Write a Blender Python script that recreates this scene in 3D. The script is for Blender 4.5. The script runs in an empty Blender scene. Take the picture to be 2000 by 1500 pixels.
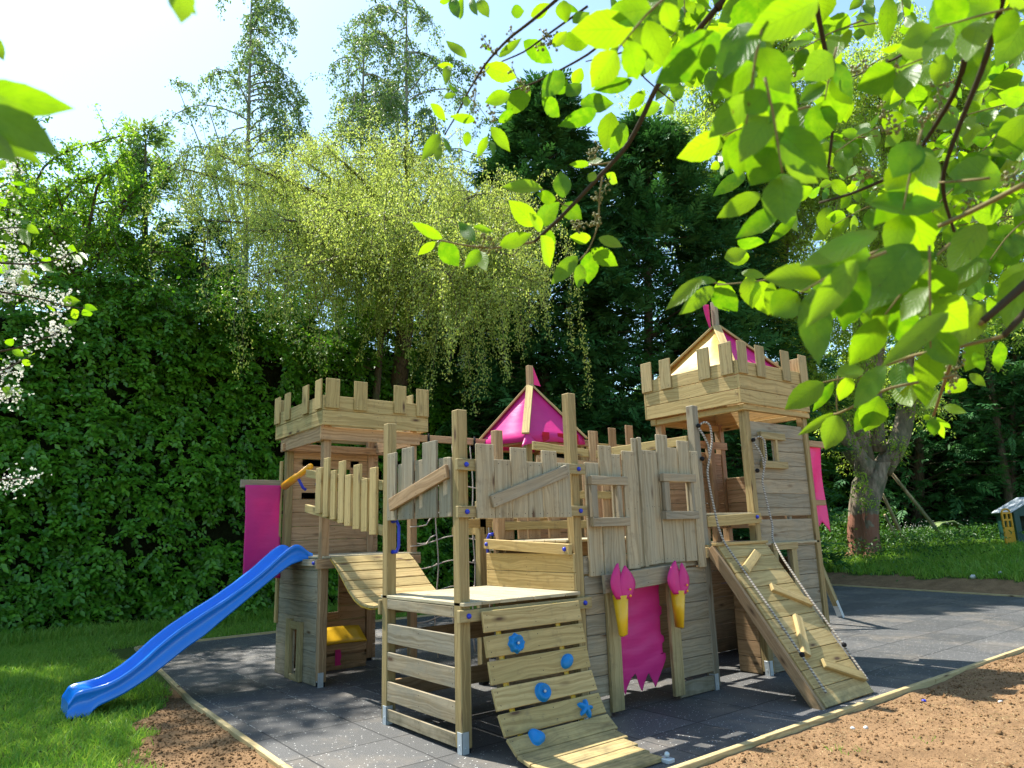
import bpy, math, random
import numpy as np
from mathutils import Vector
R = math.radians
PI = math.pi
rng = np.random.default_rng(7)
random.seed(7)
S = bpy.context.scene
COL = S.collection

# ------------------------------------------------------------------ camera
CAM = np.array([-3.2296, -4.8502, 1.6331])
FPX, PITCH, ROLL, YAW = 1386.63, 0.2062, -0.0302, 0.6662
_f = np.array([math.sin(YAW) * math.cos(PITCH), math.cos(YAW) * math.cos(PITCH), math.sin(PITCH)])
_r0 = np.array([math.cos(YAW), -math.sin(YAW), 0.0])
_u0 = np.cross(_r0, _f)
_r = _r0 * math.cos(ROLL) + _u0 * math.sin(ROLL)
_u = -_r0 * math.sin(ROLL) + _u0 * math.cos(ROLL)
cd = bpy.data.cameras.new("camera")
cam = bpy.data.objects.new("camera", cd)
COL.objects.link(cam)
from mathutils import Matrix
cam.matrix_world = Matrix(((_r[0], _u[0], -_f[0], CAM[0]), (_r[1], _u[1], -_f[1], CAM[1]),
                           (_r[2], _u[2], -_f[2], CAM[2]), (0, 0, 0, 1)))
cd.sensor_width = 36.0
cd.lens = FPX / 2000 * 36.0
cd.clip_start = 0.05
cd.clip_end = 500
cd.dof.use_dof = True
cd.dof.focus_distance = 8.0
cd.dof.aperture_fstop = 7.0
S.camera = cam

# ------------------------------------------------------------------ world, sun, exposure
w = bpy.data.worlds.new("World")
S.world = w
w.use_nodes = True
nt = w.node_tree
nt.nodes.clear()
sky = nt.nodes.new("ShaderNodeTexSky")
sky.sky_type = 'NISHITA'
sky.sun_disc = False
SUN_D = Vector((-0.14, 0.53, 1.0)).normalized()      # direction to the sun
sky.sun_elevation = math.asin(SUN_D.z)
sky.sun_rotation = math.atan2(SUN_D.x, SUN_D.y)
sky.altitude = 50
sky.air_density = 1.0
sky.dust_density = 0.9
sky.ozone_density = 2.0
bg = nt.nodes.new("ShaderNodeBackground")
bg.inputs[1].default_value = 0.138
ow = nt.nodes.new("ShaderNodeOutputWorld")
tint = nt.nodes.new("ShaderNodeMixRGB")
tint.blend_type = 'MULTIPLY'
tint.inputs[0].default_value = 1.0
tint.inputs[2].default_value = (0.95, 1.04, 0.96, 1)
nt.links.new(sky.outputs[0], tint.inputs[1])
nt.links.new(tint.outputs[0], bg.inputs[0])
nt.links.new(bg.outputs[0], ow.inputs[0])
sl = bpy.data.lights.new("sun", 'SUN')
sl.energy = 4.4
sl.angle = R(0.5)
sl.color = (1.0, 0.95, 0.86)
so = bpy.data.objects.new("sun", sl)
COL.objects.link(so)
so.rotation_euler = SUN_D.to_track_quat('Z', 'Y').to_euler()
S.view_settings.view_transform = 'Standard'
S.view_settings.look = 'None'
S.view_settings.exposure = 1.4
S.view_settings.gamma = 1.0
S.render.engine = 'CYCLES'
S.cycles.use_denoising = True
S.cycles.max_bounces = 7
S.cycles.diffuse_bounces = 4
S.cycles.transmission_bounces = 4
S.cycles.glossy_bounces = 2
S.cycles.sample_clamp_indirect = 6.0
S.cycles.caustics_reflective = False
S.cycles.caustics_refractive = False

# ------------------------------------------------------------------ small helpers
def A(*v):
    return np.array(v, float)

def at(px, py, t):
    "world point seen at pixel (px, py) of the 2000 x 1500 frame, t metres along the view axis"
    return CAM + t * (_f + _r * (px - 1000) / FPX - _u * (py - 750) / FPX)

def unit(v):
    v = np.asarray(v, float)
    return v / max(1e-9, np.linalg.norm(v))

def tag(o, label=None, cat=None, group=None, kind=None):
    if label: o["label"] = label
    if cat: o["category"] = cat
    if group: o["group"] = group
    if kind: o["kind"] = kind
    return o

def empty(name, loc, label=None, cat=None, group=None):
    o = bpy.data.objects.new(name, None)
    o.empty_display_size = 0.2
    COL.objects.link(o)
    o.location = loc
    return tag(o, label, cat, group)

def link(name, me, parent=None):
    o = bpy.data.objects.new(name, me)
    COL.objects.link(o)
    if parent is not None:
        o.parent = parent
        p = Vector((0, 0, 0))
        q = parent
        while q is not None:
            p += q.location
            q = q.parent
        o.location = (0, 0, 0)
        if p.length > 0:
            o.location = -p
    return o

def raw_mesh(name, co, faces, mat, uv=None, rnd=None, smooth=False):
    "co (N,3); faces (M,k) int array or list of lists; uv (loops,2); rnd per face"
    me = bpy.data.meshes.new(name)
    co = np.asarray(co, np.float32)
    if isinstance(faces, np.ndarray):
        M, k = faces.shape
        tot = np.full(M, k, np.int32)
        idx = faces.astype(np.int32).ravel()
    else:
        tot = np.array([len(f) for f in faces], np.int32)
        idx = np.array([i for f in faces for i in f], np.int32)
        M = len(tot)
    me.vertices.add(len(co))
    me.vertices.foreach_set("co", co.ravel())
    me.loops.add(len(idx))
    me.loops.foreach_set("vertex_index", idx)
    me.polygons.add(M)
    st = np.zeros(M, np.int32)
    st[1:] = np.cumsum(tot)[:-1]
    me.polygons.foreach_set("loop_start", st)
    me.polygons.foreach_set("loop_total", tot)
    if smooth:
        me.polygons.foreach_set("use_smooth", np.ones(M, bool))
    me.update(calc_edges=True)
    if uv is not None:
        l = me.uv_layers.new(name="UVMap")
        l.data.foreach_set("uv", np.asarray(uv, np.float32).ravel())
    if rnd is not None:
        a = me.attributes.new("rnd", 'FLOAT', 'FACE')
        a.data.foreach_set("value", np.asarray(rnd, np.float32))
    me.materials.append(mat)
    me.validate()
    return me

class MB:
    "collects boards, bars, tubes; build() links them as ONE mesh object"
    def __init__(self):
        self.v, self.f, self.uv, self.r, self.n = [], [], [], [], 0
        self.sm = []
    def add(self, vs, fs, uvs, r, smooth=False):
        self.v.append(np.asarray(vs, float))
        for f in fs:
            self.f.append([i + self.n for i in f])
        self.uv += uvs
        self.r += [r] * len(fs)
        self.sm += [smooth] * len(fs)
        self.n += len(vs)
        return self
    def board(self, p0, p1, w, t, n, r=None, ch=0.004):
        "a sawn board: centre line p0->p1, width w, thickness t along n"
        p0, p1 = np.asarray(p0, float), np.asarray(p1, float)
        a = unit(p1 - p0)
        n = np.asarray(n, float)
        n = unit(n - a * np.dot(a, n))
        b = np.cross(n, a)
        h = np.array([np.linalg.norm(p1 - p0) / 2, w / 2, t / 2])
        c = (p0 + p1) / 2
        ch = min(ch, h.min() * 0.45)
        ax = np.array([a, b, n])
        r = rng.random() if r is None else r
        ou, ov = rng.random(2) * 40
        vs, uvc, key = [], [], {}
        for sx in (-1, 1):
            for sy in (-1, 1):
                for sz in (-1, 1):
                    for k in range(3):
                        q = h - ch
                        q = q.copy()
                        q[k] = h[k]
                        q = q * np.array([sx, sy, sz])
                        key[(sx, sy, sz, k)] = len(vs)
                        vs.append(c + q @ ax)
                        uvc.append(q)
        fs, uvs = [], []
        def face(ids, k):
            nn = np.cross(vs[ids[1]] - vs[ids[0]], vs[ids[2]] - vs[ids[0]])
            if np.dot(nn, (vs[ids[0]] + vs[ids[2]]) / 2 - c) < 0:
                ids = ids[::-1]
            fs.append(ids)
            for i in ids:
                q = uvc[i]
                if k == 0: uvs.append((ou + q[1] * 0.6, ov + q[2]))
                elif k == 1: uvs.append((ou + q[0], ov + q[2] + 0.3))
                else: uvs.append((ou + q[0], ov + q[1]))
        for k in range(3):
            i, j = [m for m in range(3) if m != k]
            for s in (-1, 1):
                ids = []
                for (u1, u2) in ((-1, -1), (1, -1), (1, 1), (-1, 1)):
                    sg = [0, 0, 0]
                    sg[k], sg[i], sg[j] = s, u1, u2
                    ids.append(key[(sg[0], sg[1], sg[2], k)])
                face(ids, k)
            # edges parallel to axis k
            for s1 in (-1, 1):
                for s2 in (-1, 1):
                    sg0 = [0, 0, 0]; sg1 = [0, 0, 0]
                    sg0[k], sg1[k] = -1, 1
                    sg0[i] = sg1[i] = s1
                    sg0[j] = sg1[j] = s2
                    face([key[(*sg0, i)], key[(*sg1, i)], key[(*sg1, j)], key[(*sg0, j)]], 1 if k == 0 else 0)
        for sx in (-1, 1):
            for sy in (-1, 1):
                for sz in (-1, 1):
                    face([key[(sx, sy, sz, 0)], key[(sx, sy, sz, 1)], key[(sx, sy, sz, 2)]], 0)
        self.add(vs, fs, uvs, r)
        if 0.075 < w < 0.22 and t < 0.036 and h[0] > 0.18:      # nail heads, two at each end and one pair midway on long boards
            stops = [-h[0] + 0.035, h[0] - 0.035] + ([0.0] if h[0] > 0.5 else [])
            for u in stops:
                for v_ in (-0.28, 0.28):
                    for sg in (-1, 1):
                        q = c + a * (u + (rng.random() - 0.5) * 0.012) + b * (w * v_ + (rng.random() - 0.5) * 0.01) + n * sg * (t / 2 + 0.0006)
                        ring = [q + (a * math.cos(k) + b * math.sin(k)) * 0.0046 for k in np.linspace(0, 2 * PI, 7)[:-1]]
                        self.add(ring if sg > 0 else ring[::-1], [list(range(6))], [(0, 0)] * 6, 2.0)
        return self
    def box(self, lo, hi, axis=None, r=None, ch=0.004):
        "axis-aligned board; grain along its longest side unless axis is given"
        lo, hi = np.minimum(lo, hi).astype(float), np.maximum(lo, hi).astype(float)
        d = hi - lo
        k = int(np.argmax(d)) if axis is None else axis
        o = [m for m in range(3) if m != k]
        wi, ti = (o[0], o[1]) if d[o[0]] >= d[o[1]] else (o[1], o[0])
        c = (lo + hi) / 2
        e = np.zeros(3); e[k] = d[k] / 2
        n = np.zeros(3); n[ti] = 1
        return self.board(c - e, c + e, d[wi], d[ti], n, r, ch)
    def tube(self, pts, rad, sides=8, r=None, cap=True, v0=0.0):
        pts = np.asarray(pts, float)
        N = len(pts)
        rad = np.full(N, rad) if np.isscalar(rad) else np.asarray(rad, float)
        tg = np.gradient(pts, axis=0)
        tg /= np.maximum(1e-9, np.linalg.norm(tg, axis=1))[:, None]
        ref = A(0, 0, 1) if abs(tg[0][2]) < 0.9 else A(1, 0, 0)
        x = unit(np.cross(tg[0], ref))
        vs, L = [], [v0]
        for i in range(N):
            x = unit(x - tg[i] * np.dot(x, tg[i]))
            y = np.cross(tg[i], x)
            if i: L.append(L[-1] + np.linalg.norm(pts[i] - pts[i - 1]))
            for k in range(sides):
                a = 2 * PI * k / sides
                vs.append(pts[i] + rad[i] * (x * math.cos(a) + y * math.sin(a)))
        fs, uvs = [], []
        for i in range(N - 1):
            for k in range(sides):
                k2 = (k + 1) % sides
                fs.append([i * sides + k, i * sides + k2, (i + 1) * sides + k2, (i + 1) * sides + k])
                uvs += [(k / sides, L[i]), ((k + 1) / sides, L[i]), ((k + 1) / sides, L[i + 1]), (k / sides, L[i + 1])]
        if cap:
            fs.append(list(range(sides))[::-1]); uvs += [(0, 0)] * sides
            fs.append([(N - 1) * sides + k for k in range(sides)]); uvs += [(0, 0)] * sides
        return self.add(vs, fs, uvs, rng.random() if r is None else r, True)
    def sheet(self, grid, r=None, thick=0.0, smooth=True):
        "grid (n,m,3) of points -> surface; thick gives it two sides"
        g = np.asarray(grid, float)
        n, m = g.shape[:2]
        vs = [g.reshape(-1, 3)]
        fs, uvs = [], []
        du = np.gradient(g, axis=0); dv = np.gradient(g, axis=1)
        nn = np.cross(du, dv); nn /= np.maximum(1e-9, np.linalg.norm(nn, axis=2))[..., None]
        def q(i, j): return i * m + j
        for i in range(n - 1):
            for j in range(m - 1):
                fs.append([q(i, j), q(i + 1, j), q(i + 1, j + 1), q(i, j + 1)])
                uvs += [(i / n, j / m), ((i + 1) / n, j / m), ((i + 1) / n, (j + 1) / m), (i / n, (j + 1) / m)]
        if thick:
            o = n * m
            vs.append((g - nn * thick).reshape(-1, 3))
            for i in range(n - 1):
                for j in range(m - 1):
                    fs.append([o + q(i, j), o + q(i, j + 1), o + q(i + 1, j + 1), o + q(i + 1, j)])
                    uvs += [(i / n, j / m), (i / n, (j + 1) / m), ((i + 1) / n, (j + 1) / m), ((i + 1) / n, j / m)]
            ring = [q(i, 0) for i in range(n)] + [q(n - 1, j) for j in range(1, m)] + \
                   [q(i, m - 1) for i in range(n - 2, -1, -1)] + [q(0, j) for j in range(m - 2, 0, -1)]
            for a, b in zip(ring, ring[1:] + ring[:1]):
                fs.append([a, b, b + o, a + o][::-1]); uvs += [(0, 0)] * 4
        return self.add(np.vstack(vs), fs, uvs, rng.random() if r is None else r, smooth)
    def prism(self, outline, c, ex, ey, t, r=None):
        "flat outline (list of 2D) in the frame ex, ey at c, given thickness t"
        ex, ey = unit(ex), unit(ey)
        n = np.cross(ex, ey)
        o = [np.asarray(c) + ex * x + ey * y for x, y in outline]
        N = len(o)
        vs = o + [p - n * t for p in o]
        fs = [list(range(N)), list(range(2 * N - 1, N - 1, -1))]
        fs += [[(i + 1) % N, i, i + N, (i + 1) % N + N] for i in range(N)]
        uvs = [p for p in outline] + [outline[i - N] for i in range(2 * N - 1, N - 1, -1)] + [(0, 0)] * (4 * N)
        return self.add(vs, fs, uvs, rng.random() if r is None else r)
    def ball(self, c, rad, seg=10, rings=6, squash=(1, 1, 1), r=None):
        vs, fs, uvs = [], [], []
        for i in range(rings + 1):
            for k in range(seg):
                th, ph = PI * i / rings, 2 * PI * k / seg
                vs.append(np.asarray(c) + rad * A(math.sin(th) * math.cos(ph), math.sin(th) * math.sin(ph), math.cos(th)) * squash)
        for i in range(rings):
            for k in range(seg):
                k2 = (k + 1) % seg
                fs.append([i * seg + k, (i + 1) * seg + k, (i + 1) * seg + k2, i * seg + k2]); uvs += [(0, 0)] * 4
        return self.add(vs, fs, uvs, rng.random() if r is None else r, True)
    def build(self, name, mat, parent=None):
        me = raw_mesh(name, np.vstack(self.v), self.f, mat, self.uv, self.r)
        me.polygons.foreach_set("use_smooth", np.array(self.sm, bool)) if len(me.polygons) == len(self.sm) else None
        return link(name, me, parent)

# ------------------------------------------------------------------ materials
MATS = {}
class NB:
    "tiny node builder"
    def __init__(self, name):
        self.m = bpy.data.materials.new(name)
        self.m.use_nodes = True
        self.t = self.m.node_tree
        self.t.nodes.clear()
        self.out = self.t.nodes.new("ShaderNodeOutputMaterial")
    def n(self, typ, **kw):
        nd = self.t.nodes.new("ShaderNode" + typ)
        for k, v in kw.items():
            if k.startswith("i_"):
                key = k[2:]
                key = int(key) if key.isdigit() else key
                self.set(nd.inputs[key], v)
            else:
                setattr(nd, k, v)
        return nd
    def set(self, sock, v):
        if isinstance(v, bpy.types.NodeSocket): self.t.links.new(v, sock)
        else: sock.default_value = v
    def noise(self, vec, scale, detail=3, rough=0.5, dist=0.0):
        nd = self.n("TexNoise")
        self.set(nd.inputs["Vector"], vec)
        nd.inputs["Scale"].default_value = scale
        nd.inputs["Detail"].default_value = detail
        nd.inputs["Roughness"].default_value = rough
        nd.inputs["Distortion"].default_value = dist
        return nd.outputs["Fac"]
    def mapping(self, vec, scale=(1, 1, 1), loc=(0, 0, 0)):
        nd = self.n("Mapping")
        self.set(nd.inputs[0], vec)
        nd.inputs["Scale"].default_value = scale
        nd.inputs["Location"].default_value = loc
        return nd.outputs[0]
    def ramp(self, fac, stops):
        nd = self.n("ValToRGB")
        self.set(nd.inputs[0], fac)
        e = nd.color_ramp.elements
        while len(e) < len(stops): e.new(0.5)
        for k, (p, c) in enumerate(stops):
            e[k].position = p
            e[k].color = (c, c, c, 1) if np.isscalar(c) else (*c, 1)
        return nd.outputs[0]
    def mix(self, fac, a, b, mode='MIX'):
        nd = self.n("MixRGB", blend_type=mode)
        self.set(nd.inputs[0], fac)
        for s, v in ((nd.inputs[1], a), (nd.inputs[2], b)):
            if isinstance(v, tuple) and len(v) == 3: v = (*v, 1)
            self.set(s, v)
        return nd.outputs[0]
    def math(self, op, a, b=None):
        nd = self.n("Math", operation=op)
        self.set(nd.inputs[0], a)
        if b is not None: self.set(nd.inputs[1], b)
        return nd.outputs[0]
    def bsdf(self, color, rough=0.7, spec=0.3, bump=None, bstr=0.3, bdist=0.01, **kw):
        b = self.n("BsdfPrincipled")
        self.set(b.inputs["Base Color"], (*color, 1) if isinstance(color, tuple) and len(color) == 3 else color)
        self.set(b.inputs["Roughness"], rough)
        b.inputs["Specular IOR Level"].default_value = spec
        for k, v in kw.items(): self.set(b.inputs[k], v)
        if bump is not None:
            bn = self.n("Bump")
            bn.inputs["Strength"].default_value = bstr
            bn.inputs["Distance"].default_value = bdist
            self.set(bn.inputs["Height"], bump)
            self.set(b.inputs["Normal"], bn.outputs[0])
        return b.outputs[0]
    def done(self, sh):
        self.t.links.new(sh, self.out.inputs[0])
        return self.m

def wood(name, ca, cb, grey, stain=0.35, dark=0.62, soil=0.75):
    b = NB(name)
    uv = b.n("UVMap").outputs[0]
    rn = b.n("Attribute", attribute_name="rnd").outputs["Fac"]
    # long soft grain, wavy figure and fine fibre lines along u
    warp = b.noise(b.mapping(uv, (1.6, 5, 1)), 1.0, 2)
    wv = b.n("VectorMath", operation='ADD')
    b.set(wv.inputs[0], uv)
    cx = b.n("CombineXYZ")
    b.set(cx.inputs[1], b.math('MULTIPLY', warp, 0.15))
    b.set(wv.inputs[1], cx.outputs[0])
    ring = b.noise(b.mapping(wv.outputs[0], (0.6, 44, 1)), 1.0, 3, 0.55)
    fib = b.noise(b.mapping(uv, (7, 260, 1)), 1.0, 2, 0.6)
    blot = b.noise(b.mapping(uv, (2.2, 5, 1)), 1.3, 4, 0.65)
    base = b.mix(b.math('MINIMUM', rn, 1.0), ca, cb)
    base = b.mix(b.ramp(ring, [(0.42, 0.0), (0.62, 0.85)]), base, b.mix(1.0, base, (dark, dark * 0.93, dark * 0.8), 'MULTIPLY'))
    base = b.mix(b.ramp(fib, [(0.45, 0.0), (0.8, 0.35)]), base, (0.12, 0.085, 0.05))
    base = b.mix(b.ramp(blot, [(0.42, 0.0), (0.72, stain)]), base, grey)
    # knots
    kn = b.n("TexVoronoi", feature='F1')
    b.set(kn.inputs["Vector"], b.mapping(uv, (2.3, 7.5, 1)))
    kn.inputs["Scale"].default_value = 1.0
    kn.inputs["Randomness"].default_value = 1.0
    kf = b.ramp(kn.outputs["Distance"], [(0.07, 1.0), (0.12, 0.5), (0.22, 0.0)])
    kg = b.math('GREATER_THAN', b.n("SeparateColor", i_0=kn.outputs["Color"]).outputs[0], 0.45)
    base = b.mix(b.math('MULTIPLY', kf, kg), base, (0.10, 0.055, 0.028))
    # dirt
    geo = b.n("NewGeometry").outputs["Position"]
    dn = b.noise(geo, 9.0, 5, 0.7)
    base = b.mix(b.ramp(dn, [(0.56, 0.0), (0.75, 0.45)]), base, (0.14, 0.105, 0.065))
    # splashed dirt and algae close to the ground, nail heads where rnd is 2
    zz = b.n("SeparateXYZ", i_0=geo).outputs[2]
    low = b.math('MULTIPLY', b.ramp(zz, [(0.0, soil), (0.32, 0.0)]), b.ramp(b.noise(geo, 5.0, 4, 0.7), [(0.35, 0.0), (0.65, 1.0)]))
    base = b.mix(low, base, (0.10, 0.085, 0.045))
    base = b.mix(b.math('GREATER_THAN', rn, 1.5), base, (0.045, 0.035, 0.03))
    h = b.math('ADD', b.math('MULTIPLY', ring, 0.5), b.math('MULTIPLY', fib, 0.7))
    return b.done(b.bsdf(base, 0.78, 0.25, h, 0.35, 0.004))

M_NEW = wood("pine_fresh", (0.56, 0.411, 0.181), (0.43, 0.320, 0.129), (0.30, 0.254, 0.105))
M_GREEN = wood("pine_treated", (0.34, 0.274, 0.129), (0.48, 0.360, 0.175), (0.22, 0.208, 0.105))
M_BROWN = wood("pine_reddish", (0.52, 0.335, 0.181), (0.39, 0.254, 0.135), (0.25, 0.167, 0.099))
M_GREY = wood("pine_weathered", (0.40, 0.325, 0.211), (0.29, 0.254, 0.181), (0.18, 0.183, 0.152), 0.55)
M_DECK = wood("pine_deck", (0.52, 0.447, 0.292), (0.43, 0.370, 0.246), (0.29, 0.279, 0.199), 0.45)

M_POST = wood("pine_post", (0.28, 0.21, 0.09), (0.40, 0.295, 0.13), (0.19, 0.165, 0.075))
M_PALE = wood("pine_silvered", (0.39, 0.340, 0.228), (0.50, 0.401, 0.246), (0.27, 0.264, 0.199), 0.5)
M_EDGE = wood("pine_edging", (0.56, 0.44, 0.22), (0.48, 0.37, 0.18), (0.36, 0.31, 0.17), soil=0.12)

def plain(name, col, rough=0.5, spec=0.4, bump_scale=None, bstr=0.15, var=0.12, metal=0.0, dirt=0.0, coat=0.0):
    b = NB(name)
    geo = b.n("NewGeometry").outputs["Position"]
    n1 = b.noise(geo, 6.0, 4, 0.6)
    c = b.mix(b.ramp(n1, [(0.35, 0.0), (0.7, 1.0)]), col, tuple(x * (1 - var) for x in col))
    if dirt:
        n2 = b.noise(geo, 23.0, 5, 0.7)
        c = b.mix(b.ramp(n2, [(0.52, 0.0), (0.8, dirt)]), c, (0.22, 0.19, 0.13))
    bump = b.noise(geo, bump_scale, 3, 0.6) if bump_scale else None
    return b.done(b.bsdf(c, rough, spec, bump, bstr, 0.01, Metallic=metal))

def cloth(name, col, trans=0.35):
    b = NB(name)
    geo = b.n("NewGeometry").outputs["Position"]
    n1 = b.noise(geo, 5.0, 3, 0.6)
    c = b.mix(n1, col, tuple(x * 0.82 for x in col))
    wav = b.noise(b.mapping(geo, (3, 3, 14)), 1.0, 3, 0.5)
    p = b.bsdf(c, 0.42, 0.4, wav, 0.35, 0.02)
    tr = b.n("BsdfTranslucent")
    b.set(tr.inputs[0], c)
    mx = b.n("MixShader", i_0=trans)
    b.set(mx.inputs[1], p)
    b.set(mx.inputs[2], tr.outputs[0])
    return b.done(mx.outputs[0])

M_PINK = cloth("pink_fabric", (0.80, 0.045, 0.30))
M_YELF = cloth("yellow_fabric", (0.85, 0.55, 0.12), 0.45)
M_REDF = cloth("red_fabric", (0.55, 0.01, 0.04))
M_BLUE = plain("blue_plastic", (0.006, 0.19, 0.74), 0.22, 0.6, 40, 0.03, 0.08)
M_BLUE2 = plain("blue_handle", (0.01, 0.03, 0.45), 0.35, 0.5)
M_HOLD = plain("blue_resin", (0.0, 0.19, 0.50), 0.45, 0.4, 60, 0.2)
M_YEL = plain("yellow_plastic", (0.72, 0.42, 0.01), 0.35, 0.5)
M_ORG = plain("orange_plastic", (0.85, 0.36, 0.01), 0.35, 0.5)
M_ZINC = plain("galvanised_steel", (0.55, 0.60, 0.62), 0.42, 0.5, 50, 0.1, 0.3, 0.35)
M_BLACK = plain("black_rubber", (0.012, 0.012, 0.013), 0.8, 0.2)
M_ROPE0 = plain("pale_cord", (0.52, 0.45, 0.38), 0.9, 0.1, 120, 0.5)
b = NB("twisted_rope")
uvx = b.n("SeparateXYZ", i_0=b.n("UVMap").outputs[0])
ph = b.math('FRACT', b.math('ADD', b.math('MULTIPLY', uvx.outputs[1], 34.0), uvx.outputs[0]))
c = b.mix(b.ramp(ph, [(0.45, 0.0), (0.55, 1.0)]), (0.42, 0.38, 0.31), (0.17, 0.14, 0.115))
M_ROPE = b.done(b.bsdf(c, 0.85, 0.2, ph, 0.4, 0.01))

def leafmat(name, c0, c1, t0, t1, trans=0.5, spec=0.35, rough=0.45, veins=False):
    b = NB(name)
    rn = b.n("Attribute", attribute_name="rnd").outputs["Fac"]
    c = b.mix(rn, c0, c1)
    t = b.mix(rn, t0, t1)
    bump = None
    if veins:
        uvs = b.n("SeparateXYZ", i_0=b.n("UVMap").outputs[0])
        u, v = uvs.outputs[0], uvs.outputs[1]
        av = b.math('ABSOLUTE', b.math('SUBTRACT', v, 0.5))
        mid = b.ramp(av, [(0.0, 1.0), (0.025, 0.0)])
        side = b.math('FRACT', b.math('MULTIPLY', b.math('SUBTRACT', u, b.math('MULTIPLY', av, 0.55)), 9.0))
        sv = b.ramp(side, [(0.0, 0.8), (0.12, 0.0), (0.9, 0.0), (1.0, 0.8)])
        vn = b.math('MAXIMUM', mid, sv)
        t = b.mix(b.math('MULTIPLY', vn, 0.45), t, tuple(x * 0.45 for x in t0))
        c = b.mix(b.math('MULTIPLY', vn, 0.35), c, tuple(min(1, x * 1.6) for x in c0))
        geo = b.n("NewGeometry").outputs["Position"]
        bl = b.ramp(b.noise(geo, 60, 4, 0.6), [(0.4, 0.0), (0.75, 0.5)])
        t = b.mix(bl, t, t1)
        spot = b.ramp(b.noise(geo, 140, 3, 0.6), [(0.70, 0.0), (0.74, 0.8)])
        t = b.mix(spot, t, (0.12, 0.07, 0.01)); c = b.mix(spot, c, (0.10, 0.06, 0.02))
        bump = b.math('SUBTRACT', 1.0, vn)
    p = b.bsdf(c, rough, spec, bump, 0.3, 0.002)
    tr = b.n("BsdfTranslucent")
    b.set(tr.inputs[0], t)
    mx = b.n("MixShader", i_0=trans)
    b.set(mx.inputs[1], p)
    b.set(mx.inputs[2], tr.outputs[0])
    return b.done(mx.outputs[0])

L_HEDGE = leafmat("hornbeam_leaf", (0.045, 0.17, 0.012), (0.15, 0.36, 0.022), (0.08, 0.26, 0.01), (0.24, 0.48, 0.02), 0.35, 0.5, 0.38)
L_CONIF = leafmat("cypress_spray", (0.025, 0.10, 0.030), (0.065, 0.19, 0.045), (0.03, 0.12, 0.02), (0.07, 0.20, 0.03), 0.22, 0.2, 0.6)
L_WEEP = leafmat("weeping_birch_leaf", (0.26, 0.36, 0.06), (0.44, 0.50, 0.13), (0.42, 0.55, 0.06), (0.60, 0.68, 0.14), 0.5)
L_BIRCH = leafmat("birch_leaf", (0.09, 0.18, 0.06), (0.16, 0.26, 0.08), (0.14, 0.26, 0.05), (0.26, 0.36, 0.07), 0.45)
L_LEFT = leafmat("young_tree_leaf", (0.10, 0.27, 0.018), (0.22, 0.42, 0.03), (0.24, 0.50, 0.02), (0.48, 0.70, 0.04), 0.52)
L_BIG = leafmat("spring_tree_leaf", (0.17, 0.30, 0.04), (0.30, 0.44, 0.08), (0.38, 0.56, 0.04), (0.60, 0.75, 0.09), 0.52)
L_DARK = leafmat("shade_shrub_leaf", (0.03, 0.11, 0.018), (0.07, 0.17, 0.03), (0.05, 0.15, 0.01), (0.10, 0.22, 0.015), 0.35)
L_CHERRY = leafmat("bird_cherry_leaf", (0.05, 0.15, 0.012), (0.09, 0.20, 0.018), (0.10, 0.28, 0.002), (0.36, 0.58, 0.005), 0.6, 0.4, 0.4, True)
L_GRASS = leafmat("grass_blade", (0.07, 0.25, 0.015), (0.30, 0.42, 0.06), (0.12, 0.38, 0.015), (0.42, 0.58, 0.07), 0.4)
L_FLOWER = leafmat("white_blossom", (0.75, 0.75, 0.68), (0.85, 0.85, 0.8), (0.7, 0.72, 0.6), (0.8, 0.8, 0.7), 0.4)
L_BUD = leafmat("green_bud", (0.22, 0.24, 0.07), (0.34, 0.30, 0.12), (0.25, 0.3, 0.05), (0.3, 0.32, 0.1), 0.3)

def bark(name, ca, cb, scale=(18, 18, 3), paint=False):
    b = NB(name)
    geo = b.n("NewGeometry").outputs["Position"]
    n1 = b.noise(b.mapping(geo, scale), 1.0, 5, 0.7)
    c = b.mix(b.ramp(n1, [(0.35, 0.0), (0.65, 1.0)]), ca, cb)
    n2 = b.noise(geo, 1.6, 4, 0.6)
    c = b.mix(b.ramp(n2, [(0.5, 0.0), (0.62, 0.6)]), c, (0.07, 0.10, 0.045))
    return b.done(b.bsdf(c, 0.9, 0.15, n1, 0.8, 0.03))
M_BARK = bark("brown_bark", (0.06, 0.045, 0.03), (0.17, 0.13, 0.09))
M_TWIG = plain("twig_bark", (0.05, 0.040, 0.024), 0.9, 0.1)
M_TWIGL = plain("green_twig", (0.19, 0.15, 0.06), 0.8, 0.15)
M_BIRCHB = bark("birch_bark", (0.16, 0.15, 0.13), (0.45, 0.43, 0.38), (6, 6, 14))
M_BIGB = bark("grey_bark", (0.11, 0.095, 0.075), (0.30, 0.27, 0.22), (9, 9, 2))

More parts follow.
